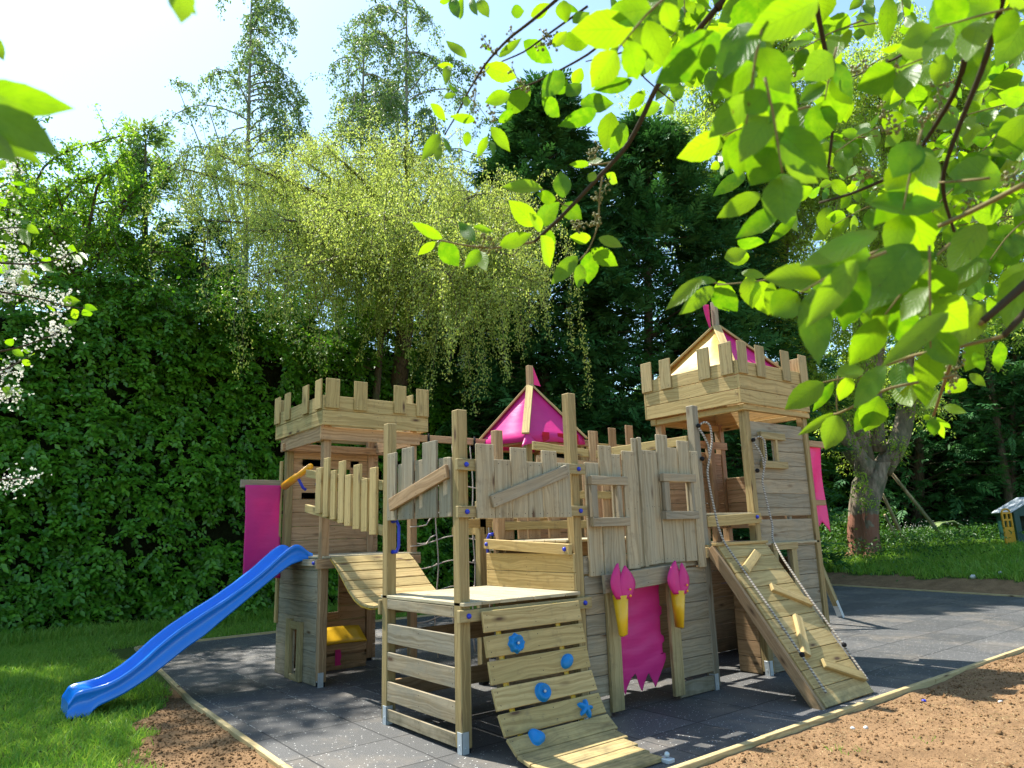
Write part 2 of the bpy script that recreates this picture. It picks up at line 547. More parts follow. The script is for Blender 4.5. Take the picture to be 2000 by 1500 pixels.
# ================================================================== GROUND
MATP = [(-1.12, -1.3), (14.1, -1.3), (16.1, 8.3), (-0.66, 8.3), (-0.80, 6.4), (-1.03, 3.5), (-1.10, 0.65)]
def fbm(x, y, s, seed=0, octs=4):
    "cheap smooth value noise, vectorised"
    x = np.asarray(x, float) * s; y = np.asarray(y, float) * s
    out = 0; amp = 0.5
    for o in range(octs):
        xi, yi = np.floor(x).astype(int), np.floor(y).astype(int)
        xf, yf = x - xi, y - yi
        xf, yf = xf * xf * (3 - 2 * xf), yf * yf * (3 - 2 * yf)
        def h(a, b_):
            n = (a * 374761393 + b_ * 668265263 + (seed + o) * 974634777) & 0x7fffffff
            n = (n ^ (n >> 13)) * 1274126177 & 0x7fffffff
            return ((n ^ (n >> 16)) & 0xffff) / 65535.0
        v = (h(xi, yi) * (1 - xf) + h(xi + 1, yi) * xf) * (1 - yf) + (h(xi, yi + 1) * (1 - xf) + h(xi + 1, yi + 1) * xf) * yf
        out = out + v * amp
        amp *= 0.5; x = x * 2.03; y = y * 2.03
    return out
def edge_d(x, y):
    return x - (14.37 + 0.208 * (y + 1.3)) + 0.27
def left_edge(y):
    return np.interp(y, [-1.3, 0.65, 3.5, 6.4, 8.3], [-1.12, -1.10, -1.03, -0.80, -0.66])
def soil_mask(x, y):
    n = fbm(x, y, 1.3, 3) + 0.5 * fbm(x, y, 6, 9) - 0.75
    front = 1 / (1 + np.exp((y + 1.1) * 18))
    tuft = np.exp(-((x - 2.1) ** 2 + (y + 1.9) ** 2) / 0.05) + np.exp(-((x - 2.75) ** 2 + (y + 2.15) ** 2) / 0.03) + np.exp(-((x - 6.0) ** 2 + (y + 2.1) ** 2) / 0.04)
    front = front * (1 - 0.35 * np.clip(tuft, 0, 1))
    wl = np.interp(y, [-2, 0.5, 1.5, 3.0, 4.2, 5.2], [1.3, 1.0, 0.85, 0.55, 0.3, 0.0])
    dl = left_edge(y) - x
    left = np.clip(0.5 + (wl - dl + n * 0.9) * 5, 0, 1) * (dl > -0.3) * (y < 5.6) * np.clip((5.6 - y) * 3, 0, 1)
    d = edge_d(x, y)
    right = np.clip(0.5 + (1.9 - d + n * 0.8) * 4, 0, 1) * (d > -0.3)
    return np.clip(np.maximum(np.maximum(front, left), right), 0, 1)
def ground_z(x, y, fine=True):
    x = np.asarray(x, float); y = np.asarray(y, float)
    d = edge_d(x, y)
    bank = np.where(d > 0.4, np.minimum(0.14 * (d - 0.4), 0.78 + 0.03 * (d - 6.0)), 0)
    inside = (y > -1.3) & (y < 8.3) & (x > left_edge(y)) & (d < 0.0)
    s = soil_mask(x, y)
    z = (fbm(x, y, 0.8, 1) - 0.47) * 0.10
    if fine:
        z = z + s * ((fbm(x, y, 4, 2) - 0.47) * 0.085 + (fbm(x, y, 17, 8, 3) - 0.44) * 0.02)
    # meets the timber edging a little below its top
    near = np.clip(np.maximum.reduce([-1.3 - y, left_edge(y) - x, y - 8.3, d]) / 0.5, 0, 1)
    z = z * (0.35 + 0.65 * near) - 0.005
    return np.where(inside, -0.07, z + bank)

def lines(lo, hi, a, b_, step, grow):
    m = list(np.arange(a, b_, step))
    s = step; v = a; L = []
    while v > lo:
        s *= grow; v -= s; L.append(v)
    s = step; v = m[-1]; H = []
    while v < hi:
        s *= grow; v += s; H.append(v)
    return np.array(L[::-1] + m + H)
gx = lines(-60, 90, -4.2, 9.5, 0.045, 1.06)
gy = lines(-30, 90, -4.2, 6.5, 0.045, 1.06)
GX, GY = np.meshgrid(gx, gy, indexing='ij')
GZ = ground_z(GX, GY)
nx, ny = GX.shape
idx = np.arange(nx * ny).reshape(nx, ny)
quads = np.stack([idx[:-1, :-1], idx[1:, :-1], idx[1:, 1:], idx[:-1, 1:]], -1).reshape(-1, 4)
b = NB("ground_soil_and_turf")
geo = b.n("NewGeometry").outputs["Position"]
at_s = b.n("Attribute", attribute_name="soil").outputs["Fac"]
n1 = b.noise(geo, 3.0, 5, 0.65)
n2 = b.noise(geo, 38.0, 4, 0.7)
n3 = b.noise(geo, 120.0, 2, 0.6)
soilc = b.mix(b.ramp(n1, [(0.35, 0.0), (0.65, 1.0)]), (0.30, 0.185, 0.095), (0.20, 0.122, 0.062))
soilc = b.mix(b.ramp(n2, [(0.34, 0.7), (0.50, 0.0)]), soilc, (0.11, 0.06, 0.03))
soilc = b.mix(b.ramp(n3, [(0.62, 0.0), (0.72, 0.6)]), soilc, (0.42, 0.28, 0.14))
turf = b.mix(n1, (0.04, 0.10, 0.015), (0.09, 0.13, 0.025))
turf = b.mix(b.ramp(n2, [(0.4, 0.6), (0.6, 0.0)]), turf, (0.07, 0.05, 0.025))
sm = b.ramp(b.math('ADD', at_s, b.math('MULTIPLY', b.math('SUBTRACT', n2, 0.5), 0.5)), [(0.4, 0.0), (0.6, 1.0)])
gc = b.mix(sm, turf, soilc)
hh = b.math('ADD', n2, b.math('MULTIPLY', n3, 0.4))
M_GROUND = b.done(b.bsdf(gc, 0.95, 0.1, hh, 0.8, 0.03))
gm = raw_mesh("ground", np.stack([GX, GY, GZ], -1).reshape(-1, 3), quads, M_GROUND, smooth=True)
ga = gm.attributes.new("soil", 'FLOAT', 'POINT')
ga.data.foreach_set("value", soil_mask(GX, GY).astype(np.float32).ravel())
tag(link("ground", gm), kind='structure')

# rubber paving
b = NB("black_rubber_tiles")
geo = b.n("NewGeometry").outputs["Position"]
sx = b.n("SeparateXYZ", i_0=geo)
def joint(sock, off):
    q = b.math('DIVIDE', b.math('ADD', sock, 100 * 0.72 - off), 0.72)
    fr = b.math('FRACT', b.math('ADD', q, 0.5))
    return b.math('MULTIPLY', b.math('ABSOLUTE', b.math('SUBTRACT', fr, 0.5)), 0.72), b.math('FLOOR', q)
wob = b.math('MULTIPLY', b.math('SUBTRACT', b.noise(geo, 6, 2), 0.5), 0.012)
jx, ix = joint(b.math('ADD', sx.outputs[0], wob), -0.18)
jy, iy = joint(b.math('ADD', sx.outputs[1], wob), 0.08)
jd = b.math('MINIMUM', jx, jy)
jl = b.ramp(b.math('MULTIPLY', jd, 50.0), [(0.20, 1.0), (0.42, 0.0)])
wn = b.n("TexWhiteNoise", noise_dimensions='2D')
cv = b.n("CombineXYZ"); b.set(cv.inputs[0], ix); b.set(cv.inputs[1], iy)
b.set(wn.inputs["Vector"], cv.outputs[0])
n1 = b.noise(geo, 1.1, 5, 0.7)
n2 = b.noise(geo, 190, 2, 0.6)
col = b.mix(wn.outputs[0], (0.050, 0.051, 0.050), (0.078, 0.078, 0.076))
col = b.mix(b.ramp(n2, [(0.42, 0.0), (0.62, 1.0)]), b.mix(1.0, col, (0.45, 0.45, 0.47), 'MULTIPLY'), b.mix(1.0, col, (1.9, 1.9, 1.9), 'MULTIPLY'))
col = b.mix(b.ramp(n1, [(0.5, 0.0), (0.72, 0.5)]), col, (0.24, 0.20, 0.15))
vo = b.n("TexVoronoi", feature='F1'); b.set(vo.inputs["Vector"], geo); vo.inputs["Scale"].default_value = 34
sp = b.math('MULTIPLY', b.math('LESS_THAN', vo.outputs["Distance"], 0.16),
            b.math('GREATER_THAN', b.n("SeparateColor", i_0=vo.outputs["Color"]).outputs[1], b.ramp(b.noise(geo, 0.8, 3), [(0.3, 0.85), (0.65, 0.3)])))
col = b.mix(b.math('MULTIPLY', sp, 0.8), col, (0.75, 0.75, 0.72))
col = b.mix(jl, col, (0.012, 0.012, 0.013))
jl2 = b.math('MULTIPLY', b.ramp(b.math('MULTIPLY', jd, 50.0), [(0.14, 1.0), (0.32, 0.0)]), b.ramp(b.noise(geo, 9, 4, 0.7), [(0.44, 0.0), (0.56, 0.9)]))
jl2 = b.math('MULTIPLY', jl2, b.math('GREATER_THAN', sx.outputs[1], 1.8))
col = b.mix(jl2, col, (0.5, 0.48, 0.42))
hgt = b.math('SUBTRACT', b.math('MULTIPLY', n2, 0.4), jl)
M_TILE = b.done(b.bsdf(col, 0.62, 0.45, hgt, 0.7, 0.008))
pm = MB()
v = [(x, y, 0.0) for x, y in MATP] + [(x, y, -0.05) for x, y in MATP]
n = len(MATP)
pm.add(v, [list(range(n))] + [[i, i + n, (i + 1) % n + n, (i + 1) % n] for i in range(n)], [(0, 0)] * (n + 4 * n), 0.5)
tag(pm.build("rubber_paving", M_TILE), kind='structure')

# timber edging, one thing per side
def edging(name_pts, label):
    m = MB()
    for (p, q) in zip(name_pts[:-1], name_pts[1:]):
        p, q = A(*p), A(*q)
        L = np.linalg.norm(q - p); k = max(1, int(round(L / 3.0)))
        d = (q - p) / k
        side = unit(A(d[1], -d[0]))
        for i in range(k):
            a_, b_ = p + d * i + unit(d) * 0.003, p + d * (i + 1) - unit(d) * 0.003
            jj = side * (rng.random() - 0.5) * 0.012
            m.board(A(*(a_ + jj), -0.03 + rng.random() * 0.006), A(*(b_ + jj), -0.03 + rng.random() * 0.006), 0.05, 0.12, (0, 0, 1), ch=0.003)
    tag(m.build("timber_edging", M_EDGE), label, "edging", "timber boards round the rubber paving")
edging([(-1.15, -1.33), (14.1, -1.33)], "timber edging board between the rubber paving and the bare brown soil in front")
edging([(-1.15, -1.28), (-1.13, 0.65), (-1.06, 3.5), (-0.83, 6.4), (-0.69, 8.28)], "timber edging board running under the blue slide along the left of the paving")
edging([(-0.66, 8.33), (16.1, 8.33)], "timber edging board at the back of the paving in front of the hedge")
edging([(16.13, 8.3), (14.15, -1.28)], "timber edging board at the far right end of the paving before the dark soil strip")

# pale stones lying on the soil
M_STONE = plain("pale_flint", (0.62, 0.60, 0.55), 0.7, 0.3, 60, 0.3, 0.3)
def stone(x, y, s, label):
    m = MB(); z = float(ground_z(x, y))
    m.ball((x, y, z + s * 0.35), s, 9, 6, (1.0, 0.75, 0.6))
    for q in m.v[-1]: q += (rng.random(3) - 0.5) * s * 0.3
    tag(m.build("stone", M_STONE), label, "stone", "pale stones on the soil")
for x, y, s, l in [(2.74, -1.60, 0.022, "left one of two small white stones close together on the front soil"),
                   (2.84, -1.66, 0.024, "right one of two small white stones close together on the front soil"),
                   (4.44, -2.10, 0.024, "small white stone in the shadow on the soil at the right"),
                   (3.05, -2.75, 0.018, "tiny pale stone in full sun on the front soil")]:
    stone(x, y, s, l)
for px, py, s, l in [(1874, 1154, 0.09, "large pale stone on the far dark soil strip, left of another"),
                     (1932, 1155, 0.07, "flat pale stone on the far dark soil strip near the right edge")]:
    p = at(px, py, 16.8); stone(p[0] + 0.9, p[1], s, l)
m = MB(); m.tube([(4.02, -1.62, float(ground_z(4.02, -1.62)) + 0.004), (4.02, -1.62, float(ground_z(4.02, -1.62)) + 0.022)], [0.022, 0.016], 10)
tag(m.build("bolt_cap", M_BLUE2), "small dark blue plastic cap dropped on the shaded soil at the right", "cap")

# loose crumbs of soil
N = 30000
cx_ = rng.uniform(-3, 9, N); cy_ = -1.4 - rng.exponential(1.5, N)
k2 = N // 3
cx_[:k2] = rng.uniform(-2.3, -1.1, k2); cy_[:k2] = rng.uniform(-0.5, 4.2, k2)
ok = soil_mask(cx_, cy_) > 0.6
cx_, cy_ = cx_[ok], cy_[ok]
cz_ = ground_z(cx_, cy_)
sz = 0.0025 + rng.exponential(0.0036, len(cx_)); sz = np.minimum(sz, 0.028)
oct_ = A([1, 0, 0], [0, 1, 0], [-1, 0, 0], [0, -1, 0], [0, 0, 1], [0, 0, -1])
co = np.stack([cx_, cy_, cz_ + sz * 0.3], -1)[:, None, :] + oct_[None] * sz[:, None, None] * rng.uniform(0.5, 1.2, (len(cx_), 6, 1))
tr_ = np.array([[0, 1, 4], [1, 2, 4], [2, 3, 4], [3, 0, 4], [1, 0, 5], [2, 1, 5], [3, 2, 5], [0, 3, 5]])
fc = (tr_[None] + (np.arange(len(cx_)) * 6)[:, None, None]).reshape(-1, 3)
M_CRUMB = plain("soil_crumb", (0.21, 0.12, 0.055), 0.95, 0.1, None, 0.1, 0.5)
tag(link("soil_crumbs", raw_mesh("soil_crumbs", co.reshape(-1, 3), fc, M_CRUMB)), "loose crumbs and clods of brown soil scattered over the bare ground", "soil", kind='stuff')

# ================================================================== THE CASTLE
castle = empty("play_castle", (2.7, 1.6, 0.0), "pale timber play castle with battlemented towers, pink roof and blue slide on rubber paving", "play castle")
s = 0.095
X1, Y1, Z1 = A(1, 0, 0), A(0, 1, 0), A(0, 0, 1)

def post(x, y, top, mat=M_GREEN, foot=None, z0=0.035, label=None):
    m = MB()
    m.box((x, y, z0), (x + s, y + s, top), 2, ch=0.006)
    o = m.build("post", mat, castle)
    if label: o["label"] = label
    f = MB(); f.box((x + 0.006, y + 0.006, 0.0), (x + s - 0.006, y + s - 0.006, z0 + 0.001), 2)
    f.build("rubber_foot", M_BLACK, o)
    if foot:
        q = MB()
        k = 0.06
        if 'x' in foot:      # plate on the -X face
            q.box((x - 0.005, y - 0.005, 0.0), (x, y + k, 0.155), 2, ch=0.001)
        if 'y' in foot:
            q.box((x - 0.005, y - 0.005, 0.0), (x + k, y, 0.156), 2, ch=0.001)
        if 'r' in foot:
            q.box((x + s - k, y - 0.005, 0.0), (x + s + 0.004, y, 0.156), 2, ch=0.001)
        q.ball((x - 0.004, y + k * 0.5, 0.06), 0.007, 8, 4)
        q.ball((x + k * 0.5, y - 0.005, 0.045), 0.007, 8, 4)
        q.build("post_anchor", M_ZINC, o)
    return o
post(0, 1.205, 2.70, M_POST, 'xy'); post(0, 0, 2.65, M_POST, 'xy'); post(1.25, 0, 2.91, M_POST, 'xy')
post(3.10, 0, 2.95, M_GREY, 'xy'); post(4.08, 0, 3.06, M_POST, 'xy'); post(5.355, 0, 3.06, M_POST, 'y')
post(4.08, 1.285, 3.06, M_BROWN); post(5.355, 1.285, 3.06, M_BROWN)
post(1.30, 1.22, 2.72, M_BROWN, z0=0.02)
post(2.24, 1.22, 1.5, M_POST, z0=0.02)
post(3.10, 1.25, 2.3, M_BROWN)
post(0.2, 3.18, 3.1, M_BROWN, 'y', 0.05); post(1.38, 3.18, 3.1, M_BROWN, 'xy', 0.04)
post(0.2, 4.37, 3.1, M_POST); post(1.38, 4.37, 3.1, M_BROWN)
for x, y in ((2.62, 2.32), (3.60, 2.32), (2.62, 3.26), (3.60, 3.26)): post(x, y, 2.86, M_POST)

def bolts(rail, pts, n, mat=M_BLUE2):
    for p in pts:
        m = MB()
        m.ball(A(*p) + unit(A(*n)) * 0.002, 0.021, 12, 8)
        m.build("bolt_cap", mat, rail)

def P(name, m, mat, parent=castle, label=None):
    o = m.build(name, mat, parent)
    if label: o["label"] = label
    return o

# ---- lower deck with slatted sides
m = MB()
for k in range(7):
    x = 0.0 + k * 0.1785
    m.box((x, -0.055 + rng.random() * 0.01, 1.076), (x + 0.173, 1.33, 1.105), 1)
P("deck", m, M_DECK)
m = MB()
m.box((0.0, 0.097, 0.985), (0.03, 1.203, 1.072), 1)
for a_, b_ in ((0.69, 0.856), (0.458, 0.612), (0.20, 0.364), (0.035, 0.1335)):
    m.box((0.004, 0.097, a_), (0.03, 1.203, b_), 1)
P("slatted_side", m, M_GREY)
m = MB()
for k in range(6):
    m.box((1.255, 0.10, 0.04 + k * 0.17), (1.283, 1.21, 0.205 + k * 0.17), 1)
m.box((0.1, 1.24, 0.62), (1.24, 1.27, 0.78)); m.box((0.1, 1.24, 0.2), (1.24, 1.27, 0.36))
P("plank_wall", m, M_BROWN)
m = MB(); m.box((-0.035, -0.045, 0.955), (1.385, 0.0, 1.05), 0); m.board((-0.03, -0.0, 1.0), (-0.03, 0.0, 1.0), .01, .01, Z1) if 0 else None
r_ = P("deck_rail", m, M_GREEN); bolts(r_, [(0.0475, -0.047, 1.003), (1.2975, -0.047, 1.003)], (0, -1, 0))
# side rail of the bridge end
m = MB(); m.box((-0.02, 1.302, 0.93), (1.36, 1.345, 1.06), 0); P("deck_rail", m, M_GREEN)

# ---- front picket panel with diagonal board, on two bolted rails
for z0_ in (1.762, 2.142):
    m = MB(); m.box((-0.035, -0.045, z0_), (1.385, -0.002, z0_ + 0.093), 0)
    r_ = P("handrail", m, M_GREEN); bolts(r_, [(0.0475, -0.047, z0_ + 0.046), (1.2975, -0.047, z0_ + 0.046)], (0, -1, 0))
m = MB()
xs = [0.135, 0.316, 0.494, 0.668, 0.842, 1.017, 1.172]
tops = [2.362, 2.238, 2.348, 2.232, 2.338, 2.235]
for k in range(6):
    m.box((xs[k], -0.074 + 0.003 * (k % 2), 1.752), (xs[k + 1] - 0.005, -0.047, tops[k]), 2)
pp = P("picket_panel", m, M_PALE)
m = MB(); m.board((0.262, -0.092, 1.885), (1.118, -0.092, 2.168), 0.105, 0.028, (0, -1, 0))
P("diagonal_board", m, M_GREY, pp, "weathered grey diagonal board")

# ---- side picket panel between the two left posts
m = MB()
ys = [1.203, 1.035, 0.925, 0.722, 0.560, 0.325, 0.160, 0.097]
tops = [2.40, 2.285, 2.42, 2.29, 2.43, 2.27, 2.26]
for k in range(7):
    m.box((0.012 + (0.0 if k % 2 else -0.022), ys[k + 1] + 0.004, 1.775), (0.036 + (0.0 if k % 2 else -0.022), ys[k] - 0.002, tops[k]), 2)
pp = P("picket_panel", m, M_GREY)
m = MB(); m.board((-0.03, 1.10, 1.915), (-0.03, 0.115, 2.145), 0.115, 0.03, (-1, 0, 0))
P("diagonal_board", m, M_BROWN, pp, "reddish diagonal board")
m = MB()
for z0_ in (1.83, 2.12): m.box((0.04, 0.095, z0_), (0.075, 1.205, z0_ + 0.09), 1)
P("handrail", m, M_BROWN)
# ---- blue grab handles on the bridge posts
def grab(x, y, z0_, z1_, n):
    n = A(*n)
    p = [A(x, y, z1_), A(x, y, z1_) + n * 0.045, A(x, y, z1_ - 0.05) + n * 0.065, A(x, y, z0_ + 0.05) + n * 0.065, A(x, y, z0_) + n * 0.045, A(x, y, z0_)]
    m = MB(); m.tube(p, [0.02, 0.016, 0.015, 0.015, 0.016, 0.02], 8)
    P("grab_handle", m, M_BLUE2)
grab(0.05, 1.203, 1.49, 1.77, (0.5, -1, 0)); grab(1.30, 1.303, 1.34, 1.62, (-0.8, 0.6, 0))

# ---- sloping picket rail beside the bridge
for za, zb in ((2.37, 2.13), (1.965, 1.705)):
    m = MB(); m.board((0.055, 3.30, za + 0.02), (0.03, 1.20 + 0.12, zb - 0.02), 0.09, 0.045, (1, 0, 0)); P("bridge_rail", m, M_NEW)
m = MB()
pk = [(615, 627, 915, 1003), (630, 641, 896, 1010), (644, 655, 920, 1015), (659, 671.5, 902, 1022),
      (672, 685, 928.5, 1027.5), (688, 703, 909, 1034), (704, 717.5, 936, 1038.5), (720, 735, 914.5, 1044.5)]
for i, (xa, xb, yt, yb) in enumerate(pk):
    def on(px, py):
        o, d = CAM, at(px, py, 1) - CAM
        return o + d * ((-0.02 - o[0]) / d[0])
    a1, a2, c1, c2 = on(xa, yt), on(xb, yt), on((xa + xb) / 2 - 2.5, yb), on(xa, (yt + yb) / 2)
    yc = (on(xa, yb)[1] + on(xb, yt)[1]) / 2
    wd = abs(on(xa, yb)[1] - on(xb, yb)[1]) * 0.86
    yy = (on(xa, yb)[1] + on(xb, yb)[1] + a1[1] + a2[1]) / 4
    m.board((-0.005, yy, c1[2]), (-0.005, yy, a1[2]), wd, 0.03, (-1, 0, 0), r=rng.random())
P("picket_panel", m, M_NEW, label="pale fresh pickets beside the hanging bridge")

# ---- hanging plank bridge
pr_ = A([3.05, 1.415], [2.92, 1.345], [2.80, 1.262], [2.68, 1.17], [2.55, 1.075], [2.40, 0.99], [2.24, 0.94], [2.04, 0.925], [1.86, 0.945], [1.66, 0.985], [1.48, 1.03], [1.34, 1.06])
m = MB()
ln = np.r_[0, np.cumsum(np.linalg.norm(np.diff(pr_, axis=0), axis=1))]
npl = 12
for k in range(npl):
    l0, l1 = ln[-1] * k / npl + 0.006, ln[-1] * (k + 1) / npl - 0.006
    a_ = A(np.interp(l0, ln, pr_[:, 0]), np.interp(l0, ln, pr_[:, 1])); c_ = A(np.interp(l1, ln, pr_[:, 0]), np.interp(l1, ln, pr_[:, 1]))
    mid = (a_ + c_) / 2; d = c_ - a_
    nn = A(0, -d[1], d[0]); nn = nn if nn[2] > 0 else -nn
    m.board((0.25, mid[0], mid[1]), (1.28, mid[0], mid[1]), np.linalg.norm(d), 0.026, nn)
br = P("plank_bridge", m, M_NEW)
for x in (0.27, 1.26, 0.42, 1.1):
    g = [(A(x - 0.02, p[0], p[1] - 0.018), A(x + 0.02, p[0], p[1] - 0.018)) for p in pr_]
    m = MB(); m.sheet(np.array(g), thick=0.004); P("bridge_strap", m, M_YEL, br)

# ---- plank wall and upper rail on the right of the lower deck
m = MB()
m.box((1.222, 0.0, 1.108), (1.249, 1.335, 1.262), 1); m.box((1.222, 0.0, 1.266), (1.249, 1.335, 1.432), 1)
P("plank_wall", m, M_NEW)
m = MB(); m.board((1.195, 1.31, 1.527), (1.195, -0.0, 1.468), 0.098, 0.045, (-1, 0, 0))
r_ = P("deck_rail", m, M_NEW); bolts(r_, [(1.172, 1.255, 1.522), (1.172, 0.055, 1.472)], (-1, 0, 0))
m = MB()
for k in range(8):
    m.box((1.22, 0.08 + k * 0.155, 1.53), (3.15, 0.08 + k * 0.155 + 0.15, 1.555), 0)
P("deck", m, M_DECK)
m = MB(); m.box((2.9, 0.0, 1.42), (2.93, 1.3, 1.52)); m.box((1.3, 0.2, 1.40), (3.1, 0.24, 1.525)); m.box((1.3, 1.1, 1.40), (3.1, 1.14, 1.525)); P("deck_joist", m, M_BROWN)
# pickets at the back of that deck
m = MB()
for xa, xb, zt in ((1.42, 1.60, 2.2), (1.66, 1.78, 2.25), (1.80, 1.97, 2.3), (2.10, 2.27, 2.25), (2.42, 2.58, 2.45), (2.66, 2.78, 2.3), (2.80, 2.90, 2.82), (2.98, 3.10, 2.4)):
    m.box((xa, 1.33, 1.56), (xb, 1.356, zt), 2)
P("picket_panel", m, M_BROWN)
m = MB(); m.box((1.3, 1.30, 2.0), (3.1, 1.328, 2.09)); m.box((1.3, 1.30, 1.66), (3.1, 1.328, 1.75)); P("handrail", m, M_NEW)
# sloping handrails and merlons glimpsed over the gate wall
m = MB(); m.board((1.93, 1.37, 2.60), (2.98, 1.37, 2.535), 0.095, 0.03, (0, -1, 0)); P("handrail", m, M_NEW)
m = MB(); m.board((1.95, 1.33, 2.44), (2.95, 1.33, 2.39), 0.09, 0.03, (0, -1, 0)); P("handrail", m, M_BROWN)
m = MB()
m.box((3.08, 0.1, 2.52), (3.11, 1.25, 2.62)); P("handrail", m, M_NEW)
m = MB()
for p_, w_ in (((1160, 842), 0.13), ((1195, 836), 0.14), ((1228, 831), 0.15)):
    d = at(*p_, 1) - CAM; q = CAM + d * ((2.3 - CAM[1]) / d[1])
    m.box((q[0] - w_ / 2, 2.29, q[2] - 0.5), (q[0] + w_ / 2, 2.317, q[2]), 2)
mm_ = P("picket_panel", m, M_BROWN)
m = MB(); m.box((3.65, 2.32, 2.74), (5.0, 2.35, 2.84), 0); m.box((3.65, 2.32, 2.40), (5.0, 2.35, 2.5), 0); P("handrail", m, M_NEW)
m = MB()
for k in range(6): m.box((3.72 + k * 0.2, 2.36, 1.5), (3.84 + k * 0.2, 2.38, 2.72), 2)
P("picket_panel", m, M_BROWN)
post(4.95, 2.32, 2.84, M_BROWN)
m = MB(); m.box((1.62, 1.92, 1.62), (1.65, 2.6, 1.72)); m.box((1.3, 1.92, 1.70), (2.7, 1.95, 1.8)); P("handrail", m, M_NEW)
post(1.56, 1.92, 2.0, M_GREEN)

# ---- gate wall: tall vertical boards above, horizontal planks below
m = MB()
GB = [(1.40, 1.575, 1.22, 2.255, 0), (1.58, 1.745, 1.218, 2.425, 1), (1.75, 1.878, 1.24, 2.35, 0), (1.885, 2.045, 1.262, 2.385, 2),
      (2.048, 2.135, 1.272, 2.52, 1), (2.16, 2.298, 1.286, 2.405, 2), (2.302, 2.418, 1.29, 2.41, 0), (2.42, 2.585, 1.293, 2.58, 1),
      (2.588, 2.745, 1.292, 2.455, 0), (2.75, 2.93, 1.291, 2.535, 1), (2.935, 3.055, 1.222, 2.43, 2)]
W1, W2 = (1.475, 1.745, 1.745, 2.045), (2.50, 2.85, 1.797, 2.095)
for xa, xb, za, zb, k in GB:
    yf = -0.03 - 0.012 * k if k < 2 else -0.055
    th = 0.026
    hit = None
    for W in (W1, W2):
        if xb > W[0] + 0.01 and xa < W[1] - 0.01 and k != 2: hit = W
    if hit:
        m.box((xa, yf, za), (xb, yf + th, hit[2]), 2); m.box((xa, yf, hit[3]), (xb, yf + th, zb), 2)
        if xa < hit[0] - 0.02: m.box((xa, yf, hit[2] + 0.001), (hit[0], yf + th, hit[3] - 0.001), 2)
        if xb > hit[1] + 0.02: m.box((hit[1], yf, hit[2] + 0.001), (xb, yf + th, hit[3] - 0.001), 2)
    else:
        m.box((xa, yf, za), (xb, yf + th, zb), 2)
m.board((2.135, -0.05, 1.27), (2.135, -0.05, 2.53), 0.05, 0.03, (0, -1, 0), ch=0.012)
gw = P("gate_wall", m, M_PALE)
def frame(parent, x0, x1, z0_, z1_, yf, hw=0.082, head=(0.075, 0.03), mat=M_GREY, sides=True, t=0.05):
    f = MB()
    f.box((x0 - head[0], yf - t, z1_), (x1 + head[1], yf, z1_ + hw), 0)
    f.box((x0 - head[0], yf - t, z0_ - hw), (x1 + head[1], yf, z0_), 0)
    if sides:
        f.box((x0 - 0.075, yf - t + 0.008, z0_ + 0.001), (x0, yf, z1_ - 0.001), 2)
        f.box((x1, yf - t + 0.012, z0_ + 0.001), (x1 + 0.045, yf, z1_ - 0.001), 2)
    return P("window_frame", f, mat, parent)
frame(gw, *W1, -0.058, head=(0.08, 0.14)); frame(gw, *W2, -0.058, head=(0.095, 0.08))
m = MB()
for k in range(7):
    za, zb = 0.008 + k * 0.176, 0.008 + k * 0.176 + 0.171
    if k == 0: zb -= 0.03
    m.box((1.347, 0.0, za), (1.60, 0.028, min(zb, 1.225)), 0); m.box((2.56, 0.0, za), (3.098, 0.028, min(zb, 1.225)), 0)
m.box((1.347, -0.001 + 0.004, 1.243), (3.098, 0.031, 1.40), 0)
P("plank_wall", m, M_GREY)
m = MB(); m.box((1.58, -0.045, 0.045), (1.73, -0.002, 1.075), 2); P("door_jamb", m, M_GREEN)
m = MB(); m.board((2.505, -0.024, 0.045), (2.505, -0.024, 1.10), 0.145, 0.043, (0, -1, 0)); P("door_jamb", m, M_GREEN)
m = MB(); m.board((1.50, -0.085, 1.150), (2.66, -0.085, 1.202), 0.165, 0.035, (0, -1, 0)); P("lintel", m, M_GREY)
# torches
def torch(x, y, zt, s_, flip):
    m = MB()
    # cone handle
    m.tube([(x + 0.012 * flip, y, zt - 0.605), (x + 0.01 * flip, y, zt - 0.60), (x, y, zt - 0.26)], [0.036, 0.042, 0.072], 18)
    t = P("torch", m, M_YEL)
    m = MB(); m.box((x - 0.018, y - 0.025, zt - 0.3), (x + 0.018, y + 0.075, zt - 0.10), 2); P("bracket", m, M_GREEN, t)
    for sg, lean in ((-1, 0.45), (1, 0.1)):
        g = []
        for i in range(13):
            u = i / 12
            wd = 0.135 * float(np.interp(u, [0, .15, .35, .5, .7, .85, .95, 1], [.55, .82, 1.0, .97, .72, .42, .18, 0]))
            row = []
            for j in range(7):
                v_ = j / 6 * 2 - 1
                off = sg * (0.03 + 0.03 * math.sin(u * PI * 0.9))
                row.append((x + off + v_ * wd * (0.8 if sg * flip > 0 else 0.6) + lean * 0.02 * u, y - 0.05 * (1 - v_ * v_ * 0.6) * (1 - 0.4 * u) - (0.02 if sg > 0 else -0.0),
                            zt - 0.29 + u * (0.31 if sg < 0 else 0.285)))
            g.append(row)
        m = MB(); m.sheet(np.array(g), thick=0.004); P("flame", m, M_PINK, t)
    for dz in (0.21, 0.265):
        m = MB(); m.ball((x + 0.045, y - 0.085, zt - dz), 0.011, 8, 5); P("rivet", m, M_ORG, t)
torch(1.635, -0.155, 1.31, 1, 1); torch(2.435, -0.155, 1.295, 1, -1)

